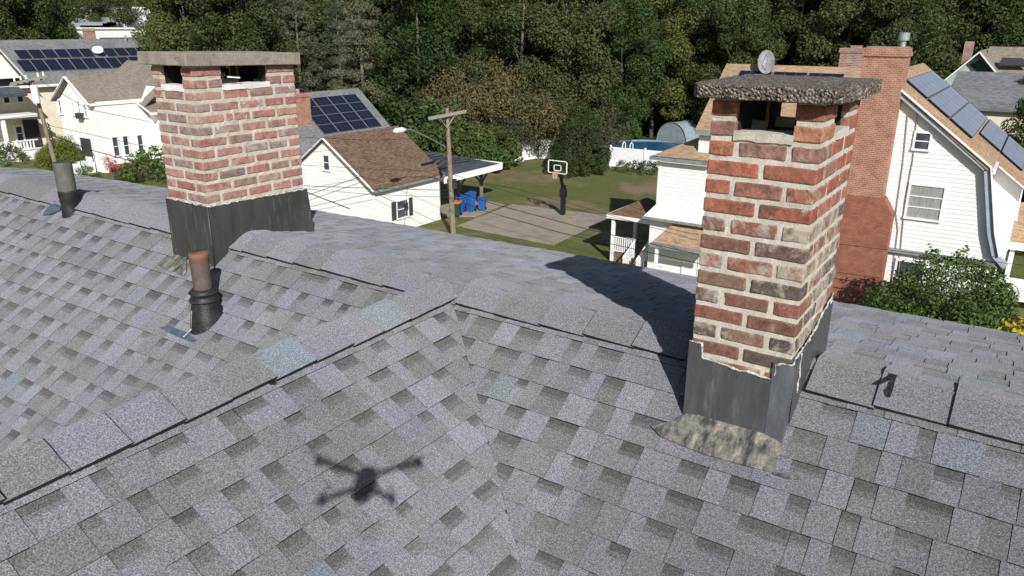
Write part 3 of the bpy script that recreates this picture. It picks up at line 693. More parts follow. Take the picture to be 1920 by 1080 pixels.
mb.prism([p-N_F*.002 for p in ap], N_F*.003)
ap = [on_front(*q, .0155) for q in [(1452, 888), (1474, 893), (1505, 897), (1497, 903), (1470, 899), (1450, 893)]]
mb.prism([p-N_F*.002 for p in ap], N_F*.003)
mb.build('apron_flashing', MAPR, chR)
# flashing of the left chimney
mb = MB(); g = .015
zt = -1.118
def ripple(P00, P10, P11, P01, amp, seed, mb, out):
    a0, a1, b1, b0 = map(Vector, (P00, P10, P11, P01)); o_ = Vector(out)
    mb.grid(lambda a, b: (a0.lerp(a1, a)).lerp(b0.lerp(b1, a), b)+o_*(noise.noise(Vector((a*4, b*2.5, seed)))*amp+noise.noise(Vector((a*1.5, b*9, seed)))*amp*.3)+Vector((0, 0, noise.noise(Vector((a*9, 0, seed)))*.004 if b > .95 else 0)), 24, 14)
ripple((LX0-g, LY0-g, -1.72), (LX1+g, LY0-g, -1.72), (LX1+g*.6, LY0-g*.6, zt-.002), (LX0-g*.6, LY0-g*.6, zt), .007, 1, mb, (0, -1, 0))
ripple((LX1+g, LY0-g, -1.72), (LX1+g+.02, LY1+g+.03, -1.55), (LX1+g*.6, LY1+g*.6, zt-.02), (LX1+g*.6, LY0-g*.6, zt-.002), .007, 2, mb, (1, 0, 0))
ripple((LX1+g+.02, LY1+g+.03, -1.55), (LX0-g-.01, LY1+g+.03, -1.55), (LX0-g, LY1+g, zt-.02), (LX1+g, LY1+g, zt-.02), .004, 3, mb, (0, 1, 0))
ripple((LX0-g, LY1+g, -1.55), (LX0-g, LY0-g, -1.72), (LX0-g, LY0-g, zt), (LX0-g, LY1+g, zt), .004, 4, mb, (-1, 0, 0))
mb.tube([(LX1+g*.8, LY0-g*.9, zt), (LX1+g*1.2, LY0-g*1.3, -1.54)], .006, 6)
mb.build('flashing', MLEAD, chL, smooth=True)
mb = MB()
bead(mb, [(LX0-.005, LY0-.008, zt+.004), (LX1+.008, LY0-.008, zt+.002), (LX1+.008, LY1+.006, zt-.016)], .0055, seed=8)
mb.build('sealant', MCAULK, chL, smooth=True)
# metal strip down the step of the left chimney and the torn, stained patch in front of it
mb = MB()
a = on_front(401, 491, .02); b = Vector((LX1+.028, RY-.07, RZ-.028))
mb.bar(a+Vector((.012, 0, 0)), b+Vector((.012, 0, 0)), .022, .006, up=N_F)
mb.build('step_flashing', MGALV, chL)
mb = MB()
ap = [on_front(*q, .0165) for q in [(297, 497), (312, 494), (318, 486), (326, 488), (332, 470), (352, 476), (352, 512), (346, 520), (330, 512), (318, 511), (310, 505)]]
mb.prism([p-N_F*.002 for p in ap], N_F*.004)
ap = [on_front(*q, .0165) for q in [(372, 492), (378, 483), (400, 488), (398, 502), (385, 506), (374, 508)]]
mb.prism([p-N_F*.002 for p in ap], N_F*.004)
mb.build('torn_flashing', MAPR, chL)
# something pale sticking out of the left chimney's opening
mb = MB(); mb.bar((-4.34, 3.20, -.318), (-4.30, 3.265, -.325), .018, .008); mb.build('mortar_scrap', MWHITE_MORTAR, chL)

# ------------------------------------------------------------------ vent pipes (parts of the house)
def vent_near():
    bx, by = -4.035, 2.635; bz = RZ-MF*(RY-by)
    base = bz
    def L(x, y, z): return (x, y, z)
    mb = MB()
    H = .425
    prof = [(-.05, .055), (.17, .055), (.26, .055), (.34, .055), (.385, .0555), (.39, .0585), (.41, .0585), (H, .0575), (H+.001, .055), (H, .047), (.30, .047)]
    mb.tube([(0, 0, z) for z, r in prof], [r for z, r in prof], 24, caps=False)
    p = mb.build('vent_pipe', MIRON, house, smooth=True, fix=True)
    p.matrix_parent_inverse = Matrix.Translation((bx, by, base))@Matrix.Translation(-Vector(house.location))@Matrix()
    mb = MB()
    prof = [(.06, .070), (.085, .070), (.09, .073), (.118, .075), (.122, .083), (.142, .084), (.146, .076), (.165, .076), (.17, .082), (.188, .081), (.195, .070), (.205, .060)]
    b0 = len(mb.v)
    mb.tube([(0, 0, z) for z, r in prof], [r for z, r in prof], 28, caps=False)
    # the boot's skirt slopes with the roof
    def sk(a, b):
        an = 2*math.pi*a; r = .076+.020*b; x = r*math.cos(an)+.012*b; y = r*math.sin(an)*(1+.1*b)-.010*b; return Vector((x, y, .125*(1-b)+(MF*y+.012)*b))
    mb.grid(sk, 28, 4)
    mb.build('rubber_boot', MRUB, p, smooth=True)
    mb = MB()
    for z, r in ((.132, .0865), (.179, .084)): mb.tube([(r*math.cos(t), r*math.sin(t), z) for t in [i*2*math.pi/32 for i in range(33)]], .003, 5, caps=False)
    mb.box(-.012, .012, -.095, -.082, .126, .142)
    mb.build('clamp', MDSHUT, p)
    mb = MB()
    mb.bar((-.015, -.084, .075), (-.012, -.105, -.035), .005, .005); mb.bar((-.012, -.105, -.035), (-.03, -.155, -.075), .008, .005)
    mb.build('sealant', MCAULK, p)
    mb = MB()
    q0 = Vector((bx, by, base))
    P = [on_front(*q, .019)-q0 for q in [(303, 618), (318, 614), (352, 626), (372, 641), (363, 644), (345, 637), (337, 635)]]
    mb.prism([v-N_F*.003 for v in P], N_F*.005)
    mb.build('flashing_plate', MALU, p)
vent_near()
def vent_far():
    bx, by = -6.36, 3.07; bz = RZ-MF*(RY-by); D = Vector((-.02, .0, 1)).normalized()
    mb = MB()
    prof = [(.15, .062), (.155, .068), (.40, .070), (.40, .063), (.30, .061)]
    mb.tube([D*z for z, r in prof], [r for z, r in prof], 26, caps=False)
    mb.tube([D*.28, D*.285], [.0615, .0615], 26)
    p = mb.build('vent_pipe', MPIPE, house, smooth=False)
    p.matrix_parent_inverse = Matrix.Translation((bx, by, bz))@Matrix.Translation(-Vector(house.location))
    mb = MB()
    prof = [(-.06, .074), (.03, .067), (.06, .064), (.09, .071), (.11, .068), (.13, .073), (.15, .070), (.165, .073), (.175, .068)]
    mb.tube([D*z for z, r in prof], [r for z, r in prof], 26, caps=False)
    mb.build('rubber_boot', MRUB, p, smooth=True)
    mb = MB(); q0 = Vector((bx, by, bz))
    P = [on_front(*q, .02)-q0 for q in [(83, 407), (92, 393), (106, 380), (118, 386), (116, 397), (100, 404)]]
    mb.prism([v-N_F*.003 for v in P], N_F*.005); mb.build('flashing_plate', MALU, p)
vent_far()

# ------------------------------------------------------------------ the drone that carries the camera (its shadow lies on the wing roof)
def drone():
    c0 = Vector((.075, -.105, .045)); Fh = Vector((-.556, .831, 0)); Rh = Vector((.831, .556, 0))
    t = thing('drone', 'small grey four-armed camera drone hovering above the wing roof, known here by its shadow', 'drone', tuple(c0))
    W = lambda f, r, z: c0+Fh*f+Rh*r+Vector((0, 0, z))
    mb = MB()
    sec = [(-.105, .022, .018), (-.09, .033, .03), (-.02, .038, .036), (.05, .037, .034), (.085, .030, .024), (.098, .018, .012)]
    b0 = 0; n = 12
    for f, hw, hh in sec:
        for k in range(n):
            a = 2*math.pi*k/n; ca, sa = math.cos(a), math.sin(a)
            mb.v.append(tuple(W(f, hw*math.copysign(abs(ca)**.6, ca), hh*math.copysign(abs(sa)**.6, sa))))
    for i in range(len(sec)-1):
        for k in range(n): mb.f.append([i*n+k, i*n+(k+1) % n, (i+1)*n+(k+1) % n, (i+1)*n+k]); mb.m.append(0); mb.c.append((1, 1, 1, 1))
    mb.f.append(list(range(n))); mb.f.append(list(range((len(sec)-1)*n, len(sec)*n))); mb.m += [0, 0]; mb.c += [(1, 1, 1, 1)]*2
    mb.build('body', MPIPE, t, smooth=True)
    for f, r, fr in ((.130, .205, 1), (.130, -.205, 1), (-.145, .135, 0), (-.145, -.135, 0)):
        mb = MB(); s = math.copysign(1, r)
        mb.tube([W(.05 if fr else -.06, s*.035, .01), W((.05 if fr else -.06)*1.3+.4*(f-(.05 if fr else -.06)), s*.06+.4*(r-s*.035), .014), W(f, r, .012)], [.011, .010, .009], 8)
        mb.tube([W(f, r, .0), W(f, r, .035)], .014, 12)
        arm = mb.build('arm', MPIPE, t)
        mb = MB(); aa = {(.130, .205): .5, (.130, -.205): -.55, (-.145, .135): 1.9, (-.145, -.135): 1.3}[(f, r)]
        d1 = (Fh*math.sin(aa)+Rh*math.cos(aa))
        mb.bar(W(f, r, .039)-d1*.07, W(f, r, .039)+d1*.07, .010, .0015); mb.build('propeller', MRUB, arm)
    mb = MB(); mb.tube([W(.075, .03, -.02), W(.075, .03, -.045)], .006, 8); mb.bar(W(.07, .028, -.045), W(.07, -.028, -.045), .006, .014)
    mb.build('gimbal', MRUB, t)
drone()

# ================================================================== GROUND
def sst(a, b, t): t = max(0, min(1, (t-a)/(b-a))); return t*t*(3-2*t)
def gh(x, y):
    return GZ+17*sst(92, 230, y)+60*sst(260, 900, math.hypot(x, y))*sst(50, 200, y)
mb = MB(); n_ = 110
cs = [math.copysign(abs(t)**2.6, t)*2500 for t in np.linspace(-1, 1, n_+1)]
b0 = 0
for x in cs:
    for y in cs: mb.v.append((x-30, y+50, gh(x-30, y+50)))
for i in range(n_):
    for j in range(n_): q = i*(n_+1)+j; mb.f.append([q, q+n_+1, q+n_+2, q+1]); mb.m.append(0); mb.c.append((1, 1, 1, 1))
tag(mb.build('ground', MGRASS, smooth=True), kind='structure')
mb = MB()
P = [(-31.3, 40.0), (-23.5, 39.7), (-23.9, 48.7), (-31.9, 47.7)]
mb.prism([(x, y, GZ+.004) for x, y in P], (0, 0, .05)); tag(mb.build('court_slab', MCONC), kind='structure')
mb = MB()
mb.prism([(x, y, GZ+.003) for x, y in [(-34.6, 41.3), (-31.9, 42.9), (-32.4, 47.2), (-36.6, 48), (-41, 48), (-41, 41.3)]], (0, 0, .06)); tag(mb.build('carport_slab', MCONC), kind='structure')
# forest floor: dark leaf litter under the wood
mb = MB(); FL = []
for i in range(41):
    x = -190+i*6.2; y0_ = 78+6*math.sin(i*.7)+max(0, (x+60))*.14 if x > -95 else 105+3*math.sin(i)
    FL.append((x, y0_))
for i in range(40):
    (x0, ya), (x1, yb2) = FL[i], FL[i+1]
    for j in range(22):
        q = lambda x, y, k: (x, y+(330-y)*k/22, gh(x, y+(330-y)*k/22)+.05)
        mb.add([q(x0, ya, j), q(x1, yb2, j), q(x1, yb2, j+1), q(x0, ya, j+1)], [(0, 1, 2, 3)])
tag(mb.build('forest_floor', MFLOOR), kind='structure')

# ================================================================== BUILDING KIT
def siding(mb, poly, ax, at_, e=.19, mi=0, out=.02):
    """overlapping boards filling poly, a list of (along, z); ax: 'y-' wall facing -y at y=at_, 'x+' facing +x, 'x-', 'y+'"""
    zs = [p[1] for p in poly]; z = min(zs)
    sgn = {'y-': -1, 'y+': 1, 'x+': 1, 'x-': -1}[ax]
    def P(a, zz, o_): return (a, at_+sgn*o_, zz) if ax[0] == 'y' else (at_+sgn*o_, a, zz)
    while z < max(zs)-1e-4:
        Q = clip_poly(poly, [(0, 1, -z), (0, -1, z+e)])
        if Q:
            mb.add([P(a, zz, out*(1-(zz-z)/e)+.002) for a, zz in Q], [list(range(len(Q)))], mi)
            lo = [a for a, zz in Q if zz < z+1e-4]
            if len(lo) >= 2: mb.add([P(min(lo), z, .002), P(max(lo), z, .002), P(max(lo), z, out+.002), P(min(lo), z, out+.002)], [(0, 1, 2, 3)], mi)
        z += e
def window(parent, ax, at_, a0, a1, z0, z1, kind='dh', frame=None, pane=None, name='window', fw=.09, dep=.06, off=.025):
    sgn = -1 if ax[1] == '-' else 1
    def bx(mb, p, q, u, v, d0, d1):
        lo, hi = sorted((at_+sgn*d0, at_+sgn*d1))
        if ax[0] == 'y': mb.box(p, q, lo, hi, u, v)
        else: mb.box(lo, hi, p, q, u, v)
    mb = MB()
    bx(mb, a0-fw, a1+fw, z1, z1+fw*1.2, off, off+dep); bx(mb, a0-fw*1.15, a1+fw*1.15, z0-fw, z0, off, off+dep*1.6)
    bx(mb, a0-fw, a0, z0, z1, off, off+dep); bx(mb, a1, a1+fw, z0, z1, off, off+dep)
    t = fw*.5
    if kind in ('dh', 'dh2'): bx(mb, a0, a1, (z0+z1)/2-t/2, (z0+z1)/2+t/2, off, off+dep*.7)
    if kind == 'tri':
        for k in (1, 2): zz = z0+(z1-z0)*k/3; bx(mb, a0, a1, zz-t/2, zz+t/2, off, off+dep*.7)
    if kind == 'dh2': bx(mb, (a0+a1)/2-t/2, (a0+a1)/2+t/2, z0, z1, off, off+dep*.65)
    f = mb.build(name, frame or MWTRIM, parent)
    mb = MB(); bx(mb, a0, a1, z0, z1, off, off+.012)
    mb.build('pane', pane or MGLASS, f); return f
def slope_slab(mb, P, t=.14, mi=0):
    """a roof plane: quad/triangle P with thickness t straight down"""
    mb.prism(P, (0, 0, -t), mi)
def panel_on(parent, P, mat, name='solar_panel', h=.09):
    """solar panel on four roof points (in order), lifted off the roof; uv runs 0..1 over the glass"""
    P = [Vector(p) for p in P]; nn = (P[1]-P[0]).cross(P[3]-P[0]).normalized()
    if nn.z < 0: nn = -nn
    mb = MB(); mb.prism([p+nn*(h-.04) for p in P], nn*.04); f = mb.build(name, MFRAME if mat is MSOL else MBLK, parent)
    c_ = sum(P, Vector())/4; Q = [c_+(p-c_)*.965+nn*(h+.003) for p in P]
    me = bpy.data.meshes.new('glass'); me.from_pydata([tuple(q) for q in Q], [], [(0, 1, 2, 3)]); me.materials.append(mat)
    uvl = me.uv_layers.new(name='UVMap')
    for i, uv in enumerate([(0, 0), (1, 0), (1, 1), (0, 1)]): uvl.data[i].uv = uv
    g_ = bpy.data.objects.new('glass', me); C.objects.link(g_); g_.parent = f; return f
def plane_on(px, py, a, b, c_, d0):
    """pixel onto the plane a x + b y + c z = d0"""
    nrm = np.array([a, b, c_]); d = _R*(px-960)/FPX - _U*(py-540)/FPX + _F
    return Vector(d*d0/(nrm@d))

# ================================================================== THE GAMBREL HOUSE (right)
def gambrel_house():
    dz_ = (-5.36-.26+1.86)/(-1.45+.35+5.9)
    t = thing('gambrel_house', 'white gambrel-roofed house with tan shingles and a tall red brick chimney up its gable', 'house', (-6, 42, GZ))
    Y = 38.0; RXx, RZz, KX, KZ = -5.9, -1.86, -1.45, -5.36
    mb = MB()
    gpoly = [(-11.5, -9.55), (-.3, -9.55), (-.75, -8.3), (KX-.1, KZ-.05), (RXx, RZz-.2), (-10.35, KZ-.05), (-11.05, -8.3)]
    siding(mb, gpoly, 'y-', Y, .19)
    siding(mb, [(-11.5, GZ-.2), (-.3, GZ-.2), (-.3, -9.7), (-11.5, -9.7)], 'y-', Y+.02, .19)
    mb.prism([(a, Y+.002, z) for a, z in gpoly], (0, 12.5, 0)); mb.box(-11.5, -.3, Y+.022, Y+12.5, GZ-.3, -9.56)
    # side of the long dormer: steep white side, boards running back
    siding(mb, [(Y, GZ-.2), (Y+12.5, GZ-.2), (Y+12.5, -9.7), (Y, -9.7)], 'x+', -.3, .19)
    mb.prism([(KX+.05, Y+.1, KZ-.05), (-.62, Y+.1, -8.3), (-.02, Y+.1, -9.66), (-.35, Y+.1, -9.7), (KX-.3, Y+.1, KZ-.1)], (0, 12.3, 0))
    # the long shed dormer on the right: its cheek faces us
    siding(mb, [(-1.6, -9.6), (.0, -9.6), (.0, -6.62), (-1.2, -5.68), (-1.6, -5.4)], 'y-', 40.6, .19)
    mb.prism([(-1.6, 40.604, -9.6), (.0, 40.604, -9.6), (.0, 40.604, -6.64), (-1.6, 40.604, -5.42)], (0, 9.8, 0))
    siding(mb, [(40.6, -9.6), (50.4, -9.6), (50.4, -6.6), (40.6, -6.6)], 'x+', .0, .19)
    # the lower wing on the left and its wall towards us
    siding(mb, [(-14.2, -6.3), (-6.9, -6.3), (-6.9, -4.9), (-14.2, -4.9)], 'y-', 38.4, .19)
    mb.box(-14.2, -6.9, 38.402, 45.4, GZ, -4.95); mb.prism([(-14.2, 38.6, -4.95), (-14.2, 45.2, -4.95), (-14.2, 42, -2.05)], (7.5, 0, 0))
    # addition
    siding(mb, [(-16.1, -9.0), (-13.2, -9.0), (-13.2, -6.5), (-16.1, -6.5)], 'y-', 38.1, .19)
    mb.box(-16.1, -13.2, 38.102, 43, GZ, -6.5)
    siding(mb, [(-16.4, GZ-.1), (-11.4, GZ-.1), (-11.4, -9.7), (-16.4, -9.7)], 'y-', 37.95, .19)
    siding(mb, [(38.0, GZ-.1), (43.0, GZ-.1), (43.0, -9.7), (38.0, -9.7)], 'x-', -16.4, .19)
    mb.box(-16.4, -11.45, 37.952, 43.1, GZ-.1, -9.75)
    # flared skirt
    mb.add([(-16.12, 38.08, -9.0), (-11.5, 38.08, -9.0), (-11.5, 37.55, -9.66), (-16.62, 37.55, -9.66), (-16.12, 43, -9.0), (-16.62, 43.4, -9.66)], [(0, 3, 2, 1), (0, 4, 5, 3), (3, 5, 2)])
    mb.build('wall', MWSID, t)
    mb = MB()
    def slab(a, b, y0, y1, tk=.16): mb.prism([(a[0], y0, a[1]), (b[0], y0, b[1]), (b[0], y0, b[1]-tk), (a[0], y0, a[1]-tk)], (0, y1-y0, 0))
    slab((RXx, RZz), (KX+.35, KZ-.28+.02), Y-.35, 50.6); slab((KX+.352, KZ-.26), (.3, KZ-.26+dz_*(.3-KX-.35)), 40.25, 50.6); slab((RXx-.001, RZz), (-10.7, KZ-.26), Y-.35, 50.6)
    slab((-10.55, KZ-.2), (-11.4, -8.6), Y-.3, 50.5); slab((-11.4, -8.6), (-11.9, -9.6), Y-.3, 50.5)
    # wing roof
    zr, s_ = -1.85, .8
    mb.prism([(-14.35, 42, zr), (-14.35, 38.15, zr-s_*3.85), (-14.35, 38.15, zr-s_*3.85-.16), (-14.35, 42, zr-.16), (-14.35, 45.8, zr-s_*3.8-.16), (-14.35, 45.8, zr-s_*3.8)], (8.4, 0, 0))
    # hip roof of the addition
    E_ = [(-16.45, 37.75, -6.42), (-13.2, 37.75, -6.42), (-13.2, 43.3, -6.42), (-16.45, 43.3, -6.42)]
    mb.add(E_+[(-14.3, 39.9, -5.35), (-13.2, 39.9, -5.35), (-14.3, 41.2, -5.35), (-13.2, 41.2, -5.35)], [(0, 1, 5, 4), (0, 4, 6, 3), (3, 6, 7, 2), (4, 5, 7, 6), (0, 3, 2, 1)])
    # portico roof over the door
    mb.add([(-15.6, 36.6, -10.75), (-12.4, 36.6, -10.75), (-12.4, 37.96, -9.85), (-15.0, 37.96, -9.85), (-15.6, 37.96, -10.75)], [(0, 1, 2, 3), (0, 3, 4)])
    mb.build('roof', MRF_TAN, t)
    mb = MB()   # eaves, gutters and rake boards
    mb.box(-16.5, -13.2, 37.66, 37.76, -6.62, -6.46); mb.box(-16.56, -16.46, 37.7, 43.3, -6.6, -6.46)
    mb.box(-14.3, -6.9, 38.03, 38.13, -5.2, -4.96)
    mb.box(-16.7, -11.4, 37.46, 37.56, -9.8, -9.66); mb.box(-11.4, -.1, 37.8, 38.0, -9.72, -9.56)
    mb.box(-15.7, -12.4, 36.5, 36.6, -10.98, -10.76)
    mb.build('gutter', MGUT, t)
    mb = MB()
    for sx in (1, -1):
        pts = [(RXx, RZz-.22), (RXx+sx*(KX-RXx)+sx*.12, KZ-.22), (RXx+sx*(5.15), -8.2), (RXx+sx*5.5, -9.2), (RXx+sx*5.95, -9.62)]
        for a, b in zip(pts[:-1], pts[1:]):
            mb.bar((a[0], Y-.16, a[1]), (b[0], Y-.16, b[1]), .24, .30, up=(0, 1, 0))
    mb.build('rake_board', MGTRIM, t)
    mb = MB()
    for sx in (1, -1):
        pts = [(RXx, RZz-.05), (RXx+sx*(KX-RXx)+sx*.25, KZ-.12), (RXx+sx*(5.32), -8.2), (RXx+sx*5.66, -9.2)]
        for a, b in zip(pts[:-1], pts[1:]):
            mb.bar((a[0], Y-.33, a[1]), (b[0], Y-.33, b[1]), .06, .18, up=(0, 1, 0))
    mb.box(-16.18, -16.06, 38.06, 38.2, -9, -6.5)
    mb.box(KX+.3, KX+.42, Y-.2, 40.2, KZ-.42, KZ-.2)
    zz = KZ-.26+dz_*(.3-KX-.35); mb.box(.3, .38, 40.2, 50.6, zz-.22, zz+.02); mb.bar((KX+.45, 40.22, KZ-.42), (.36, 40.22, zz-.10), .05, .14, up=(0, 1, 0))
    mb.build('trim', MWTRIM, t)
    # big chimney
    mb = MB(); mb.box(-6.72, -5.06, 37.25, 38.7, -7.25, -1.15); mb.box(-6.78, -5.0, 37.19, 38.76, -1.15, -.98); mb.box(-6.74, -5.04, 37.23, 38.72, -.98, -.80)
    ch = mb.build('chimney', MWB, t)
    mb = MB(); mb.box(-6.66, -5.12, 37.3, 38.66, -.80, -.76); mb.build('chimney_crown', MCON, ch)
    mb = MB()
    mb.prism([(-6.75, 37.23, GZ-.2), (-4.55, 37.23, GZ-.2), (-4.55, 37.23, -7.9), (-5.0, 37.23, -7.2), (-6.75, 37.23, -7.2)], (0, .9, 0))
    mb.build('chimney_base', MWB_PAINT, ch)
    mb = MB(); mb.tube([(-5.35, 38.0, -.8), (-5.35, 38.0, -.5), (-5.35, 38.0, -.5), (-5.35, 38.0, -.2), (-5.35, 38.0, -.17)], [.12, .12, .22, .22, .14], 16)
    mb.build('steel_flue', MGALV, ch)
    mb = MB(); mb.box(-9.0, -7.85, 43.6, 44.6, -4, -1.2); mb.box(-9.05, -7.8, 43.55, 44.65, -1.2, -.98)
    c2 = mb.build('chimney', MWB_OLD, t); c2['label'] = 'short old brick chimney behind the ridge'
    mb = MB(); mb.box(-8.6, -8.1, 43.9, 44.4, -.98, -.86); mb.build('chimney_pot', MWB_OLD, c2)
    # windows on the gable
    def wn(tl, br, kind, pane=None, dy=0):
        a = on(*tl, 1, Y); b = on(*br, 1, Y); return window(t, 'y-', Y, a.x, b.x, b.z, a.z, kind, pane=pane, frame=MWTRIM)
    wn((1709, 346), (1760, 413), 'tri', MCURT); wn((1719, 249), (1740, 280), 'dh')
    wn((1684, 488), (1722, 560), 'dh')
    mb = MB()
    for s_ in ([(1722, 190), (1712, 300), (1706, 330), (1697, 380), (1684, 520)], [(1702, 215), (1694, 300), (1680, 400), (1684, 430), (1672, 530)]):
        mb.tube([on(*q, 1, Y-.06) for q in s_], .018, 6)
    mb.build('conduit', MGUT, t)
    # door and post under the portico
    window(t, 'y-', 37.95, -14.3, -13.5, GZ+.3, -10.9, 'one', pane=MWTRIM, name='door')
    mb = MB(); mb.box(-15.45, -15.3, 36.62, 36.77, GZ, -10.98); mb.build('porch_post', MWTRIM, t)
    # solar panels on the long slope
    m_ = (RZz-KZ+.26)/(KX+.35-RXx)
    def on_s(px, py): return plane_on(px, py, m_, 0, 1, m_*RXx+RZz)
    def pt(s_, y): return Vector((RXx+s_, y, RZz-m_*s_))
    for s0, s1 in ((.55, 1.55), (1.58, 2.58), (2.61, 3.62)):
        panel_on(t, [pt(s0, 40.3), pt(s0, 54.5 if False else 49.9), pt(s1, 49.9), pt(s1, 40.3)], MSOL_SKY)
    for s0, s1 in ((3.68, 4.62), (4.66, 5.6)):
        pass
    for k in range(2):
        s0 = 3.72+k*1.03
        panel_on(t, [pt(s0, 43.2), pt(s0, 50.3), pt(s0+1.0, 50.3), pt(s0+1.0, 43.2)], MSOL_SKY)
    # panels and dish on the wing roof
    def wp(x, s_): return Vector((x, 42-s_, -1.85-.8*s_))
    for k in range(3): panel_on(t, [wp(-14.0+k*1.75+.6, .45), wp(-12.3+k*1.75+.6, .45), wp(-12.3+k*1.75+.6, 1.3), wp(-14.0+k*1.75+.6, 1.3)], MSOL)
    c0 = on(1436, 118, 1, 41.5); mb = MB(); ax_ = Vector((.35, -.85, .35)).normalized(); u_ = ax_.orthogonal().normalized(); v_ = ax_.cross(u_)
    u_ = Vector((0, 0, 1)).cross(ax_).normalized(); v_ = ax_.cross(u_)
    mb.grid(lambda a, b: c0+(u_*math.cos(a*2*math.pi)*.42+v_*math.sin(a*2*math.pi)*.62)*b+ax_*(.16*b*b), 28, 5)
    mb.grid(lambda a, b: c0+(u_*math.cos(a*2*math.pi)*.42+v_*math.sin(a*2*math.pi)*.62)*b+ax_*(.16*b*b-.02), 28, 5)
    dsh = mb.build('satellite_dish', MGUT, t, smooth=True)
    mb = MB(); mb.bar(c0, c0+Vector((0, .15, -.8)), .05); mb.bar(c0+v_*-.5, c0+ax_*.6, .03); mb.bar(c0+v_*.5, c0+ax_*.6, .02); mb.build('bracket', MGUT, dsh)
    # small side porch at the far right
    a = on(1888, 407, 1, 44); b = on(1888, 440, 1, 43)
    mb = MB(); mb.add([(-.3, 45.5, -8.2), (5, 45.5, -8.2), (5, 42.6, -9.55), (-.1, 42.6, -9.55), (5, 42.6, -9.7), (-.1, 42.6, -9.7), (5, 45.5, -8.35), (-.3, 45.5, -8.35)], [(0, 3, 2, 1), (3, 5, 4, 2), (6, 4, 5, 7), (0, 1, 6, 7)])
    mb.build('porch_roof', MRF_TAN, t)
    mb = MB(); mb.box(-.25, 5, 42.5, 42.6, -9.95, -9.6); mb.box(.1, .3, 42.7, 42.9, GZ, -9.9); mb.box(2.2, 2.4, 42.7, 42.9, GZ, -9.9); mb.box(-.2, 5, 42.75, 42.85, GZ+.4, GZ+1.5); mb.build('porch_post', MWTRIM, t)
    window(t, 'x+', .0, 43.2, 44.3, -8.6, -7.4, 'dh')
    return t
gambrel_house()
def small_porch():
    t = thing('porch', 'small open porch with a brown hip roof and white railing beside the white house wall', 'porch', (-17.8, 40.2, GZ))
    mb = MB(); E_ = [(-19.25, 38.5, -10.1), (-16.65, 38.5, -10.1), (-16.65, 42, -10.1), (-19.25, 42, -10.1)]
    mb.add(E_+[(-17.9, 39.9, -9.35), (-17.9, 40.7, -9.35)], [(0, 1, 4), (1, 2, 5, 4), (2, 3, 5), (3, 0, 4, 5), (0, 3, 2, 1)]); mb.build('roof', MRF_BROWN, t)
    mb = MB(); mb.box(-19.3, -16.62, 38.44, 38.52, -10.32, -10.1); mb.box(-19.32, -19.24, 38.5, 42, -10.32, -10.1); mb.build('fascia', MWTRIM, t)
    for x, y in ((-18.95, 38.7), (-18.95, 41.7), (-16.75, 41.7)):
        mb = MB(); mb.box(x-.09, x+.09, y-.09, y+.09, GZ, -10.3); mb.build('post', MWTRIM, t)
    mb = MB(); fl = -12.35
    mb.box(-19.0, -16.5, 38.7, 42, GZ-.1, fl); mb.build('floor', MDECK, t)
    mb = MB(); mb.bar((-18.9, 38.72, fl+.95), (-17.6, 38.72, fl+.95), .1, .06); mb.bar((-18.9, 38.72, fl+.12), (-17.6, 38.72, fl+.12), .06, .06)
    for k in range(9): mb.box(-18.78+k*.135, -18.72+k*.135, 38.69, 38.75, fl+.1, fl+.93)
    # stair rails running down towards us
    for x in (-17.55, -16.75):
        mb.bar((x, 38.7, fl+.95), (x, 37.2, GZ+.75), .08, .08)
        for k in range(7): yy = 38.6-k*.22; mb.box(x-.03, x+.03, yy-.03, yy+.03, GZ, fl+.9-(38.7-yy)*.37)
    mb.build('railing', MWTRIM, t)
    mb = MB()
    for k in range(3): mb.box(-17.55, -16.75, 38.4-k*.3-.3, 38.7-k*.3, GZ, fl-.14*(k+1))
    mb.build('step', MDECK, t)
small_porch()

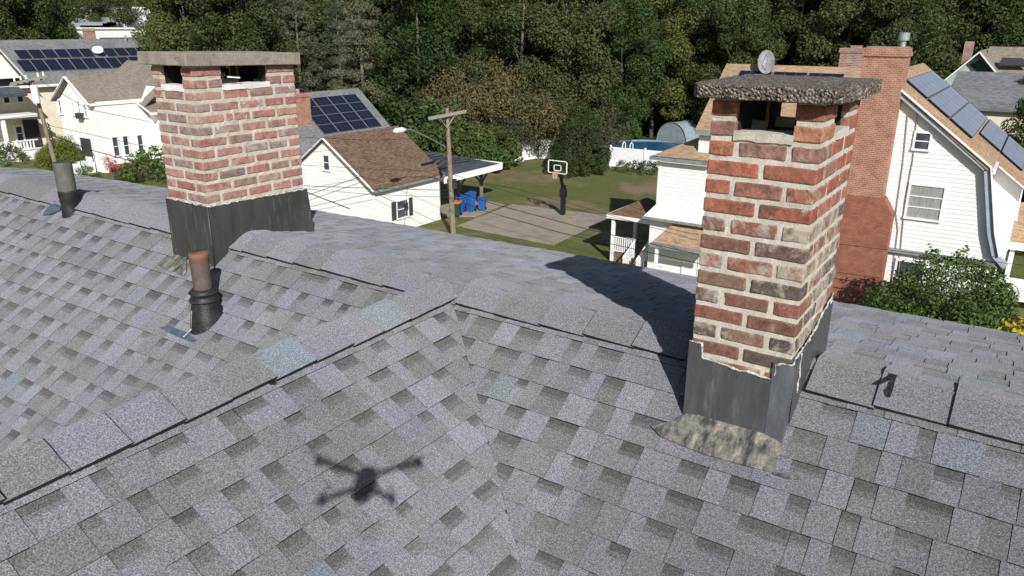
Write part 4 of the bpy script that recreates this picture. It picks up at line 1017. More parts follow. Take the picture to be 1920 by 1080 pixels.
# ================================================================== GARAGE AND THE HOUSE BEHIND IT
def garage():
    t = thing('garage', 'small white garage with a brown shingle roof and shuttered window', 'garage', (-37.4, 38, GZ))
    X, y0, y1, zr, ze = -33.5, 34.5, 41.0, -6.72, -9.45
    L_ = -41.2
    mb = MB(); gp = [(L_, GZ-.1), (X, GZ-.1), (X, ze-.05), (-37.4, zr-.12), (L_, ze-.05)]
    siding(mb, gp, 'y-', y0, .26, out=.014); siding(mb, [(y0, GZ-.1), (y1, GZ-.1), (y1, ze), (y0, ze)], 'x+', X, .26, out=.014)
    mb.prism([(a, y0+.004, z-.002) for a, z in gp], (0, y1-y0, 0)); mb.build('wall', MWSID, t)
    mb = MB(); s_ = (zr-ze)/(X+37.4)
    for sx in (1, -1): mb.prism([(-37.4, y0-.3, zr), (-37.4+sx*4.2, y0-.3, zr-s_*4.2), (-37.4+sx*4.2, y0-.3, zr-s_*4.2-.12), (-37.4, y0-.3, zr-.13)], (0, y1-y0+.5, 0))
    mb.build('roof', MRF_BROWN, t)
    mb = MB()
    for sx in (1, -1): mb.bar((-37.4, y0-.33, zr-.09), (-37.4+sx*4.2, y0-.33, zr-s_*4.2-.09), .05, .2, up=(0, 1, 0))
    mb.build('rake_board', MWTRIM, t)
    mb = MB(); mb.box(-33.25, -33.12, y0-.25, y1+.1, ze-.42, ze-.28); mb.build('gutter', MGUT, t)
    a = on(608, 291, 1, y0); b = on(614, 318, 1, y0)
    window(t, 'y-', y0, a.x-.05, b.x+.25, b.z, a.z, 'dh')
    a = on(744, 380, 0, X); b = on(763, 402, 0, X)
    w_ = window(t, 'x+', X, a.y-.05, b.y+.05, -11.95, -10.85, 'dh')
    for s0 in (a.y-.55, b.y+.12):
        mb = MB(); mb.box(X+.02, X+.07, s0, s0+.42, -12.0, -10.8); mb.build('shutter', MDSHUT, w_)
    mb = MB(); mb.box(X+.02, X+.16, 37.15, 37.45, -11.5, -11.05); mb.build('meter_box', MDSHUT, t)
    mb = MB(); mb.tube([(X+.05, 37.3, -11.05), (X+.05, 37.6, -9.9)], .02, 6); mb.tube([(X+.05, 37.3, -11.5), (X+.05, 37.1, -12.8)], .02, 6)
    mb.tube([(X-.15-2, y0-.05, -11.2), (L_+1.6, y0-.05, -10.6)], .03, 6)
    mb.build('conduit', MGUT, t)
garage()
def carport():
    t = thing('carport', 'flat dark roofed carport with a white fascia on braced posts behind the garage', 'carport', (-37, 45, GZ))
    mb = MB(); z = -9.98
    mb.prism([(-33.35, 41.3, z+.02), (-33.35, 48.3, z-.06), (-40.5, 48.3, z+.25), (-40.5, 41.3, z+.3)], (0, 0, .05)); r_ = mb.build('roof', MRF_SLATE, t)
    mb = MB(); mb.box(-33.36, -33.28, 41.25, 48.3, z-.42, z+.03); mb.box(-40.5, -33.3, 48.26, 48.34, z-.3, z+.1); mb.build('fascia', MWTRIM, t)
    mb = MB()
    for k in range(7): mb.tube([(-34.2-k*.8, 42+k*.5, z+.25), (-35.0-k*.8, 44.5+k*.3, z+.36), (-34.6-k*.9, 47.2, z+.3)], .03, 5)
    mb.build('loose_cable', MWIRE, t)
    for y, m_ in ((45.9, MWOOD), (43.1, MBLK)):
        mb = MB(); mb.box(-33.62, -33.44, y-.09, y+.09, GZ, z-.4); p = mb.build('post', m_, t)
        mb = MB()
        for s_ in (1, -1): mb.bar((-33.53, y, z-1.15), (-33.53, y+s_*.85, z-.42), .11, .11)
        mb.box(-33.63, -33.43, y-.1, y+.1, z-1.35, z-.4); mb.build('brace', MBLK, p)
    for y in (42.4, 47.6):
        mb = MB(); mb.box(-40.2, -40.05, y-.08, y+.08, GZ, z+.2); mb.build('post', MWOOD, t)
carport()
def grey_house():
    t = thing('grey_roofed_house', 'house behind the garage with a grey roof, solar panels and red chimney', 'house', (-49.5, 45, GZ))
    A = on(672, 165, 0, -49.5); zr = A.z; y1 = A.y; B = on(735, 240, 1, y1); s_ = (zr-B.z)/(B.x-A.x)
    y0 = 36.5; ex = B.x+.9
    mb = MB(); P = lambda x: zr-s_*abs(x-A.x)
    mb.prism([(A.x, y0, zr), (ex, y0, P(ex)), (ex, y0, P(ex)-.15), (A.x, y0, zr-.15)], (0, y1-y0, 0)); mb.prism([(A.x, y0, zr), (A.x-4.6, y0, P(A.x-4.6)), (A.x-4.6, y0, P(A.x-4.6)-.15), (A.x, y0, zr-.15)], (0, y1-y0, 0))
    mb.build('roof', MRF_GREY, t)
    mb = MB(); mb.box(A.x-4.3, ex-.35, y0+.3, y1-.3, GZ, P(ex)-.05); mb.prism([(A.x-4.3, y0+.3, P(ex)-.1), (ex-.35, y0+.3, P(ex)-.1), (A.x, y0+.3, zr-.2)], (0, y1-y0-.6, 0)); mb.build('wall', MWSID, t)
    pt = lambda s, y: Vector((A.x+s, y, zr-s_*s))
    yl, yr = y1-7.6, y1-1.0
    for i in range(4):
        for j in range(4):
            a, b = yl+(yr-yl)*i/4+.02, yl+(yr-yl)*(i+1)/4-.02
            panel_on(t, [pt(.55+j*.74, a), pt(.55+j*.74, b), pt(.55+(j+1)*.74-.03, b), pt(.55+(j+1)*.74-.03, a)], MSOL)
    a, b = on(552, 178, 0, -47), on(580, 190, 0, -47)
    mb = MB(); mb.box(-47.8, -46.9, a.y, b.y, GZ, -5.0); mb.box(-47.86, -46.84, a.y-.06, b.y+.06, -5.25, -5.05); ch = mb.build('chimney', MWB, t)
    mb = MB(); mb.tube([(-47.3, a.y+.6, -5.0), (-47.3, a.y+.6, -4.65)], .16, 10); mb.build('chimney_pot', MWB_OLD, ch)
grey_house()

# ================================================================== HOUSES AT THE LEFT
def cream_house():
    t = thing('cream_house', 'long cream house at the far left with two rows of dark solar panels', 'house', (-88, 44, GZ))
    rx, rz, ex, ez = -90.0, -1.67, -84.6, -5.85; s_ = (rz-ez)/(ex-rx); y0, y1 = 30.0, 55.8
    mb = MB()
    for sx in (1, -1): mb.prism([(rx, y0, rz), (rx+sx*5.4, y0, ez), (rx+sx*5.4, y0, ez-.2), (rx, y0, rz-.2)], (0, y1-y0, 0))
    mb.build('roof', MRF_GREY, t)
    X = -85.2
    mb = MB(); siding(mb, [(y0, GZ), (y1-.3, GZ), (y1-.3, ez-.1), (y0, ez-.1)], 'x+', X, .2, out=.012)
    gp = [(-95, GZ), (X, GZ), (X, ez), (rx, rz-.2), (-95, ez)]
    mb.prism([(a, y0+.3, z) for a, z in gp], (0, y1-y0-.6, 0)); mb.build('wall', MCSID, t)
    mb = MB(); mb.box(-84.65, -84.5, y0, y1, ez-.3, ez-.05); mb.bar((rx, y1+.05, rz-.1), (ex, y1+.05, ez-.1), .1, .35, up=(0, 1, 0)); mb.bar((rx, y1-.9, rz+.04), (ex, y1-.9, ez+.04), 1.7, .02, up=(1, 0, 0)) if False else None
    mb.build('gutter', MWTRIM, t)
    pt = lambda s, y: Vector((rx+s, y, rz-s_*s))
    def pl(px, py): return plane_on(px, py, s_, 0, 1, s_*rx+rz)
    a, b = pl(24, 95), pl(30, 112); c_, d_ = pl(166, 90), pl(188, 90)
    w_ = (c_.y-a.y)/6; sa, sb = a.x-rx, b.x-rx
    for k in range(6): panel_on(t, [pt(sa, a.y+k*w_+.03), pt(sa, a.y+(k+1)*w_-.03), pt(sb, a.y+(k+1)*w_-.03), pt(sb, a.y+k*w_+.03)], MSOL)
    for k in range(5): panel_on(t, [pt(sa, d_.y+k*w_+.03), pt(sa, d_.y+(k+1)*w_-.03), pt(sb, d_.y+(k+1)*w_-.03), pt(sb, d_.y+k*w_+.03)], MSOL)
    a2, b2 = pl(30, 116), pl(44, 136); sa, sb = sb+.12, b2.x-rx
    for k in range(12): panel_on(t, [pt(sa, a2.y+k*w_+.03), pt(sa, a2.y+(k+1)*w_-.03), pt(sb, a2.y+(k+1)*w_-.03), pt(sb, a2.y+k*w_+.03)], MSOL)
    c0 = pl(182, 103)+Vector((.3, 0, .5)); ax_ = Vector((.75, -.45, .5)).normalized(); u_ = Vector((0, 0, 1)).cross(ax_).normalized(); v_ = ax_.cross(u_)
    mb = MB(); mb.grid(lambda a, b: c0+(u_*math.cos(a*2*math.pi)+v_*math.sin(a*2*math.pi)*.8)*.55*b+ax_*.15*b*b, 20, 4); mb.grid(lambda a, b: c0+(u_*math.cos(a*2*math.pi)+v_*math.sin(a*2*math.pi)*.8)*.55*b+ax_*(.15*b*b-.03), 20, 4)
    dsh = mb.build('satellite_dish', MWTRIM, t, smooth=True); mb = MB(); mb.bar(c0, c0+Vector((-.2, 0, -.9)), .07); mb.build('bracket', MGUT, dsh)
    q = on(167, 62, 0, -90.3); mb = MB(); mb.box(-90.8, -89.8, q.y-.45, q.y+.45, -3, q.z+.5); mb.box(-90.85, -89.75, q.y-.5, q.y+.5, q.z+.2, q.z+.38); mb.build('chimney', MWB_OLD, t)
    for px, py in ((236, 78), (272, 84)):
        q = pl(px, py); mb = MB(); mb.tube([q, q+Vector((0, 0, .7))], .12, 8); mb.build('vent_pipe', MGALV, t)
    # gable at the left edge
    g0, g1 = on(0, 97, 0, -83.5), on(40, 146, 0, -83.5)
    yp = g0.y-.4; zp = g0.z+.5; hw = g1.y-yp
    mb = MB(); mb.prism([(-83.6, yp-hw, g1.z), (-83.6, g1.y, g1.z), (-83.6, yp, zp)], (-5, 0, 0)); mb.build('dormer', MWSID, t)
    mb = MB()
    for sg in (1, -1): mb.prism([(-83.2, yp, zp+.12), (-83.2, yp+sg*(hw+.35), g1.z-.15), (-83.2, yp+sg*(hw+.35), g1.z-.3), (-83.2, yp, zp-.05)], (-5.3, 0, 0))
    mb.build('dormer_roof', MRF_GREY, t)
    mb = MB()
    for sg in (1, -1): mb.bar((-83.15, yp, zp+.03), (-83.15, yp+sg*(hw+.35), g1.z-.23), .08, .28, up=(1, 0, 0))
    mb.build('dormer_trim', MWTRIM, t)
    mb = MB(); mb.prism([(-83.8, y0, -5.9), (-82.2, y0, -6.55), (-82.2, y0, -6.75), (-84.6, y0, -6.3)], (0, 7.6, 0)); mb.build('lower_eave', MRF_SLATE, t)
    def wn(tl, br, k='dh'): 
        a, b = on(*tl, 0, X), on(*br, 0, X); window(t, 'x+', X, a.y, b.y, b.z, a.z, k, fw=.16, dep=.1)
    wn((3, 170), (18, 192)); wn((28, 165), (43, 190)); wn((64, 205), (60+9, 228)) if False else None; wn((109, 188), (119, 212))
    # porch with railing
    a, b = on(-30, 232, 0, -82.6), on(62, 218, 0, -82.6)
    mb = MB(); mb.box(X, -82.3, a.y-2, b.y+.3, -8.75, -8.45); mb.build('porch_roof', MWTRIM, t)
    mb = MB(); mb.box(X, -82.4, a.y-2, b.y+.2, GZ, -12.0); mb.build('porch_base', MWTRIM, t)
    for px in (-20, 12):
        q = on(px, 262, 0, -82.6); mb = MB(); mb.box(-82.75, -82.45, q.y-.16, q.y+.16, -12, -8.7); mb.build('porch_post', MWTRIM, t)
    mb = MB(); mb.box(-82.7, -82.5, a.y-2, b.y, -11.05, -10.95); mb.box(-82.7, -82.5, a.y-2, b.y, -11.9, -11.8)
    for k in range(int((b.y-a.y+2)/.3)): yy = a.y-2+k*.3; mb.box(-82.66, -82.54, yy, yy+.1, -11.8, -11.0)
    mb.build('railing', MWTRIM, t)
    wn((28, 238), (44, 262)); wn((2, 240), (10, 268))
    mb = MB(); p = on(46, 250, 0, X); mb.box(X+.02, X+.2, p.y, p.y+1.4, -12, -9.3); mb.build('door', MDSHUT, t)
cream_house()
def white_house():
    t = thing('white_house', 'white two-storey house with a taupe roof and a steep front gable, left of the chimney', 'house', (-73, 41, GZ))
    X, YW = -69.5, 37.2
    pk = on(122, 142, 1, YW-.5); el = on(97, 178, 1, YW-.5); er = on(167, 195, 1, YW-.5)
    s_ = (pk.z-er.z)/(er.x-pk.x); rx, rz = pk.x, pk.z; hw = er.x-rx
    yend = 46
    mb = MB()
    for sx in (1, -1): mb.prism([(rx, YW-.5, rz), (rx+sx*hw, YW-.5, rz-s_*hw), (rx+sx*hw, YW-.5, rz-s_*hw-.15), (rx, YW-.5, rz-.16)], (0, yend-YW, 0))
    # higher cross block behind
    a = on(238, 113, 1, 46.0); zr2, ze2 = a.z, er.z+.2; s2 = .75
    mb.prism([(a.x, 46, zr2), (a.x, 41.2, zr2-s2*4.8), (a.x, 41.2, zr2-s2*4.8-.15), (a.x, 46, zr2-.15), (a.x, 50.8, zr2-s2*4.8-.15), (a.x, 50.8, zr2-s2*4.8)], (X+1.0-a.x, 0, 0))
    mb.build('roof', MRF_TAUPE, t)
    mb = MB(); WL = rx-(X-rx)*1.0
    gp = [(WL+.2, GZ), (X, GZ), (X, rz-s_*(X-rx)-.15), (rx, rz-.2), (WL+.2, rz-s_*(X-rx)-.15)]
    siding(mb, gp, 'y-', YW, .2, out=.012); siding(mb, [(YW, -12.3), (50, -12.3), (50, -6.6), (YW, -6.6)], 'x+', X, .2, out=.012)
    mb.prism([(p, YW+.003, z) for p, z in gp], (0, 9, 0)); mb.box(WL+.2, X-.003, YW+.01, 50, GZ, -6.7)
    mb.prism([(X-.1, 41.6, -6.7), (X-.1, 50.4, -6.7), (X-.1, 46, zr2-.25)], (-7, 0, 0))
    mb.build('wall', MWSID, t)
    mb = MB()
    for sx in (1, -1): mb.bar((rx, YW-.55, rz-.08), (rx+sx*hw, YW-.55, rz-s_*hw-.08), .08, .3, up=(0, 1, 0))
    mb.box(er.x-.02, er.x+.1, YW-.5, 42.2, er.z-.2, er.z+.02); mb.build('trim', MWTRIM, t)
    mb = MB(); mb.box(X-.02, X+.08, YW+.3, 50, GZ, -12.25); mb.build('foundation', MRED, t)
    def wx(tl, br, k='dh'): a, b = on(*tl, 0, X), on(*br, 0, X); return window(t, 'x+', X, a.y, b.y, b.z, a.z, k, fw=.09, dep=.08, pane=MGLASS)
    wx((209, 258), (224, 291)); wx((229, 256), (243, 289)); wx((256, 254), (270, 289))
    def wy(tl, br, k='dh'): a, b = on(*tl, 1, YW), on(*br, 1, YW); return window(t, 'y-', YW, a.x, b.x, b.z, a.z, k, fw=.16, dep=.08)
    wy((136, 192), (142, 214)); wy((146, 190), (153, 214)); wy((158, 196), (165, 218)); wy((110, 188), (118, 212))
    mb = MB(); q = on(151, 217, 1, YW-.2); mb.box(q.x-.35, q.x+.35, YW-.5, YW, q.z-.25, q.z+.25); mb.build('air_conditioner', MDSHUT, t)
    mb = MB(); q = on(166, 278, 1, YW); mb.box(q.x-1.0, q.x+.6, YW-.12, YW-.02, q.z-.7, q.z+.9); mb.build('door', MDSHUT, t)
    # small gabled hood over the side windows
    a, b = on(228, 217, 0, X+1.6), on(262, 224, 0, X+1.6)
    z0 = a.z
    mb = MB(); mb.prism([(X-.1, 41.2, z0+.95), (X+1.9, 41.2, z0+.1), (X+1.9, 41.2, z0-.05), (X-.1, 41.2, z0+.8)], (0, 3.4, 0)); mb.build('side_roof', MRF_TAUPE, t)
    mb = MB(); mb.box(X+1.85, X+1.97, 41.1, 44.6, z0-.15, z0+.08); mb.bar((X, 41.15, z0+.85), (X+1.9, 41.15, z0+.05), .08, .2, up=(0, 1, 0)); mb.tube([(X+1.6, 43.2, z0-.1), (X+1.6, 43.2, GZ)], .09, 8); mb.box(X, X+1.5, 42.2, 44.5, GZ, z0-.05); mb.build('side_bay', MWTRIM, t)
    # entrance steps with railings
    mb = MB(); q = on(160, 322, 2, GZ)
    for k in range(5): mb.box(q.x-1.2, q.x+1.0, 34.6+k*.4, 36.9, GZ+k*.18, GZ+(k+1)*.18)
    mb.build('entrance_steps', MWTRIM, t)
    mb = MB()
    for x in (q.x-1.1, q.x+.9):
        mb.bar((x, 34.6, GZ+.95), (x, 36.9, GZ+1.9), .06); mb.bar((x, 34.6, GZ), (x, 34.6, GZ+.95), .06); mb.bar((x, 36.9, GZ+.9), (x, 36.9, GZ+1.9), .06); mb.bar((x, 35.7, GZ), (x, 35.7, GZ+1.4), .05)
    mb.build('handrail', MGRNP, t)
white_house()
def works():
    t = thing('industrial_building', 'large low white industrial building with roof ducts far behind the cream house', 'building', (-150, 92, GZ))
    a, b = on(128, 72, 0, -150), on(232, 72, 0, -150)
    z = on(180, 50, 0, -165).z
    mb = MB(); mb.box(-175, -150, a.y, b.y+4, GZ, z-.4); mb.build('wall', MWTRIM, t)
    mb = MB(); mb.box(-175.3, -149.7, a.y-.3, b.y+4.3, z-.4, z-.1); mb.build('roof', MWSID, t)
    c_, d_ = on(213, 12, 0, -176), on(290, 12, 0, -176)
    mb = MB(); mb.box(-195, -176, c_.y, d_.y+6, GZ, c_.z); mb.build('tower_block', MWTRIM, t)
    mb = MB()
    for px, w_, h in ((150, .6, 1.6), (158, .5, 1.2), (190, 3.0, .9), (200, .5, 1.8), (208, .6, 1.6), (140, 2.0, .6), (176, 2.5, .7)):
        q = on(px, 45, 0, -160); mb.box(-161, -159, q.y-w_, q.y+w_, z-.1, z+h)
    mb.tube([(-157, a.y+2, z+.6), (-157, b.y, z+.6)], .35, 8)
    mb.build('roof_ducts', MGALV, t)
works()

# ================================================================== HOUSES AT THE FAR RIGHT
def green_house():
    t = thing('green_house', 'pale green gabled house with a thin red chimney beyond the gambrel roof', 'house', (-4, 84, GZ))
    Y = 80; pk = on(1838, 95, 1, Y); l = on(1795, 130, 1, Y); s_ = (pk.z-l.z)/(pk.x-l.x)*1.0; hw = 3.4
    mb = MB(); gp = [(pk.x-hw+.3, GZ), (pk.x+hw-.3, GZ), (pk.x+hw-.3, pk.z-s_*(hw-.3)-.1), (pk.x, pk.z-.15), (pk.x-hw+.3, pk.z-s_*(hw-.3)-.1)]
    mb.prism([(a, Y+.4, z) for a, z in gp], (0, 9, 0)); mb.build('wall', MGREEN, t)
    mb = MB()
    for sx in (1, -1): mb.prism([(pk.x, Y-.4, pk.z), (pk.x+sx*hw, Y-.4, pk.z-s_*hw), (pk.x+sx*hw, Y-.4, pk.z-s_*hw-.2), (pk.x, Y-.4, pk.z-.2)], (0, 10, 0))
    mb.prism([(pk.x+.3, 86, pk.z+.25), (pk.x+.3, 80.8, pk.z-2.4), (pk.x+.3, 80.8, pk.z-2.6), (pk.x+.3, 91, pk.z-2.4)], (14, 0, 0))
    mb.build('roof', MRF_TAUPE, t)
    mb = MB(); mb.box(pk.x+3, pk.x+14, 81.3, 90, GZ, pk.z-2.45); mb.build('side_wall', MGREEN, t)
    mb = MB()
    for sx in (1, -1): mb.bar((pk.x, Y-.45, pk.z-.1), (pk.x+sx*hw, Y-.45, pk.z-s_*hw-.1), .1, .35, up=(0, 1, 0))
    mb.build('trim', MWTRIM, t)
    mb = MB(); mb.prism([(pk.x+.15, Y+.32, pk.z-.7), (pk.x+2.3, Y+.32, pk.z-2.45), (pk.x+.9, Y+.32, pk.z-2.45), (pk.x-.65, Y+.32, pk.z-1.2)], (0, .06, 0)); mb.build('dark_gable_panel', MGRNP, t)  # dark slanting sheet just in front of the gable wall
    q = on(1818, 78, 1, 82); mb = MB(); mb.box(q.x-.35, q.x+.35, 82, 82.8, pk.z-3, q.z); mb.build('chimney', MWB_OLD, t)
    q = on(1900, 118, 1, 82.6); mb = MB(); mb.prism([(q.x-1.1, 82.0, q.z-.3), (q.x+1.3, 82.0, q.z-.3), (q.x+.6, 83.0, q.z+.3), (q.x-.9, 83.0, q.z+.3)], (0, -.1, .12)); mb.build('skylight', MDSHUT, t)
green_house()
def grey_barn():
    t = thing('grey_roofed_shed', 'long low building with a pale grey roof in front of the green house', 'building', (0, 62, GZ))
    A, B, D_ = on(1796, 133, 1, 68), on(1990, 133, 1, 68), on(1900, 205, 1, 61)
    mb = MB(); mb.prism([(A.x, 68, A.z), (A.x, 61, D_.z), (A.x, 61, D_.z-.2), (A.x, 75, D_.z), ], (B.x-A.x+6, 0, 0)); mb.build('roof', MRF_GREY, t)
    mb = MB(); mb.box(A.x+.3, B.x+5.5, 61.4, 74.5, GZ, D_.z-.1); mb.build('wall', MCSID, t)
grey_barn()
for (x, y, z0, w_, lab) in ((-30, 128, -1.5, 5.5, 'white house front glimpsed through the trees above the red chimney'), (-118, 66, -6, 3, 'white wall glimpsed among the trees at the far left edge')):
    t = thing('distant_house', lab, 'house', (x, y, gh(x, y)))
    mb = MB(); mb.box(x-w_, x+w_, y, y+7, gh(x, y)-1, z0+1.5); mb.build('wall', MWSID, t)
    mb = MB(); mb.prism([(x-w_-.4, y-.4, z0+1.45), (x+w_+.4, y-.4, z0+1.45), (x, y-.4, z0+4)], (0, 7.8, 0)); mb.build('roof', MRF_SLATE, t)
    window(t, 'y-', y, x-1.5, x-.3, z0-1.2, z0+.6); window(t, 'y-', y, x+1.0, x+2.2, z0-1.2, z0+.6)

# ================================================================== YARD THINGS
def hoop():
    t = thing('basketball_hoop', 'basketball hoop with a clear backboard on a thick black pole beside the court', 'basketball hoop', (-27.05, 46.9, GZ))
    x = -27.05
    mb = MB(); mb.box(x-.14, x+.14, 46.78, 47.05, GZ, -10.7); mb.box(x-.2, x+.2, 46.72, 47.1, -11.55, -10.95); mb.bar((x, 46.9, -10.9), (x+.05, 46.5, -10.3), .16, .18); mb.bar((x+.05, 46.5, -10.3), (x+.05, 46.35, -9.7), .16); mb.build('pole', MBLK, t)
    mb = MB(); mb.bar((x+.05, 46.4, -9.75), (x, 45.9, -9.4), .08); mb.bar((x+.05, 46.45, -10.2), (x, 45.9, -9.6), .08); mb.build('arm', MBLK, t)
    a, b = on(1028, 299, 1, 45.8), on(1063, 328, 1, 45.8)
    mb = MB(); y = 45.8; f = .055
    z0, z1 = b.z+.02, a.z
    for q in ((a.x, b.x, z1-f, z1), (a.x, b.x, z0, z0+f), (a.x, a.x+f, z0, z1), (b.x-f, b.x, z0, z1)): mb.box(q[0], q[1], y-.03, y+.03, q[2], q[3])
    cx = (a.x+b.x)/2; i0, i1 = z0+.18, z0+.6
    for q in ((cx-.3, cx+.3, i1-.045, i1), (cx-.3, cx+.3, i0, i0+.045), (cx-.3, cx-.255, i0, i1), (cx+.255, cx+.3, i0, i1)): mb.box(q[0], q[1], y-.03, y+.02, q[2], q[3])
    mb.build('backboard', MWTRIM, t)
    mb = MB(); R_ = .23; c0 = Vector((cx-.0, y-.35, z0+.12))
    mb.tube([c0+Vector((math.cos(k*math.pi/9)*R_, math.sin(k*math.pi/9)*R_, 0)) for k in range(19)], .02, 6, caps=False); mb.box(cx-.12, cx+.12, y-.14, y-.03, z0+.06, z0+.16); rim = mb.build('rim', MPINK, t)
    mb = MB()
    for k in range(12):
        a0, a1 = k*math.pi/6, (k+1)*math.pi/6
        for s_ in (1, -1): mb.tube([c0+Vector((math.cos(a0)*R_, math.sin(a0)*R_, 0)), c0+Vector((math.cos(a0+s_*.5)*R_*.75, math.sin(a0+s_*.5)*R_*.75, -.22)), c0+Vector((math.cos(a0)*R_*.55, math.sin(a0)*R_*.55, -.42))], .010, 4)
    mb.build('net', MNET, rim)
hoop()
def bin_(name, lab, x, y, rz, m_, lid, h, group=None, tilt=0):
    t = thing(name, lab, 'bin', (x, y, GZ+.065), rz, group)
    mb = MB(); b0 = [(-.26, -.28), (.26, -.28), (.26, .28), (-.26, .28)]
    mb.add([(p*.82, q*.82, .05) for p, q in b0]+[(p, q, h*.9) for p, q in b0], [(3, 2, 1, 0), (4, 5, 6, 7), (0, 1, 5, 4), (1, 2, 6, 5), (2, 3, 7, 6), (3, 0, 4, 7)]); mb.build('body', m_, t)
    mb = MB(); mb.add([(-.30, -.34, h*.9+.01), (.30, -.34, h*.9+.01), (.30, .32, h*.9+.01), (-.30, .32, h*.9+.01), (-.28, -.3, h*.95), (.28, -.3, h*.95), (.26, .3, h+.03), (-.26, .3, h+.03)], [(3, 2, 1, 0), (4, 5, 6, 7), (0, 1, 5, 4), (1, 2, 6, 5), (2, 3, 7, 6), (3, 0, 4, 7)]); mb.build('lid', lid, t)
    for s_ in (-.24, .24):
        mb = MB(); mb.tube([(s_-.03, .26, .1), (s_+.03, .26, .1)], .1, 12); mb.build('wheel', MBLK, t)
    mb = MB(); mb.bar((-.22, .36, h*.88), (.22, .36, h*.88), .03); mb.build('handle', m_, t)
bin_('wheelie_bin', 'dark green bin with an orange lid, nearest the wooden pole', -33.0, 42.2, .3, MGRNP, MORNG, 1.05)
bin_('wheelie_bin', 'dark blue bin behind the orange-lidded bin, half hidden by the pole', -33.5, 43.3, .2, MBLUE, MBLUE, 1.2)
bin_('wheelie_bin', 'tall blue bin in the middle of the blue bins', -33.1, 43.95, -.1, MBLUE, MBLUE, 1.42)
bin_('recycling_bin', 'small blue bin at the right end of the bins', -32.6, 44.7, .4, MBLUE, MBLUE, .9)
def pole_mid():
    t = thing('utility_pole', 'leaning wooden utility pole with a crossarm and street lamp in front of the garage', 'utility pole', (-30, 38, GZ))
    a, b = on(838, 203, 0, -30), on(850, 440, 0, -30); d_ = (b-a).normalized()
    mb = MB(); mb.tube([a, a.lerp(b, .5), b+d_*1.2], [.11, .15, .19], 12); mb.build('pole', MWOOD, t)
    a2, b2 = on(805, 222, 0, -29.8), on(873, 209, 0, -29.8); mb = MB(); mb.bar(a2, b2, .14, .18); xa = mb.build('crossarm', MXARM, t)
    mb = MB(); m_ = on(838, 240, 0, -29.85)
    for q in ((825, 222), (852, 217)): mb.bar(m_, on(*q, 0, -29.8), .04)
    mb.build('brace', MXARM, xa)
    p0, p1, p2 = on(834, 275, 0, -29.9), on(772, 243, 0, -29.2), on(756, 243, 0, -29)
    mb = MB(); mb.tube([p0, p0.lerp(p1, .5)+Vector((0, 0, .04)), p1, p2], .035, 8); arm = mb.build('lamp_arm', MGALV, t)
    mb = MB(); e0 = on(760, 243, 0, -29); e1 = on(738, 246, 0, -29); mb.tube([e0, e0.lerp(e1, .3), e0.lerp(e1, .8), e1], [.07, .16, .15, .05], 12); mb.build('lamp_head', MWTRIM, arm)
    mb = MB(); mb.box(-30.25, -29.75, on(846, 345, 0, -30).y-.1, on(846, 345, 0, -30).y+.25, on(846, 345, 0, -30).z-.3, on(846, 345, 0, -30).z+.3); mb.build('cable_box', MDSHUT, t)
pole_mid()
def pole_left():
    t = thing('utility_pole', 'brown leaning utility pole with a pale transformer, far left before the cream house', 'utility pole', (-55, 26, GZ))
    a, b = on(60, 150, 0, -55), on(104, 308, 0, -55); d_ = (b-a).normalized()
    mb = MB(); mb.tube([a, a.lerp(b, .5), b+d_*4], [.10, .125, .16], 12); mb.build('pole', MWOOD, t)
    mb = MB(); mb.bar(on(20, 157, 0, -54.8), on(88, 143, 0, -54.8), .10, .12); mb.bar(on(18, 160, 0, -55.2), on(84, 147, 0, -55.2), .10, .12); xa = mb.build('crossarm', MXARM, t)
    mb = MB()
    for px in (28, 40, 50, 72, 82): q = on(px, 157-(px-20)*.2, 0, -54.8); mb.tube([q+Vector((0, 0, .1)), q+Vector((0, 0, .35))], [.07, .04], 8)
    mb.build('insulator', MWTRIM, xa)
    q = on(66, 176, 0, -54.6); mb = MB(); mb.tube([q+Vector((0, 0, -.6)), q+Vector((0, 0, -.55)), q+Vector((0, 0, .5)), q+Vector((0, 0, .56))], [.19, .22, .22, .18], 16); mb.build('transformer', MWTRIM, t)
    mb = MB(); p = a.lerp(b, .55)
    for k in range(7): pp = a.lerp(b, .5+k*.04); mb.tube([pp+Vector((.15, .1, 0)), pp+Vector((.25, .2, -.15)), pp+Vector((.1, .15, -.3))], .05, 6)
    mb.build('cable_bundle', MWIRE, t)
pole_left()
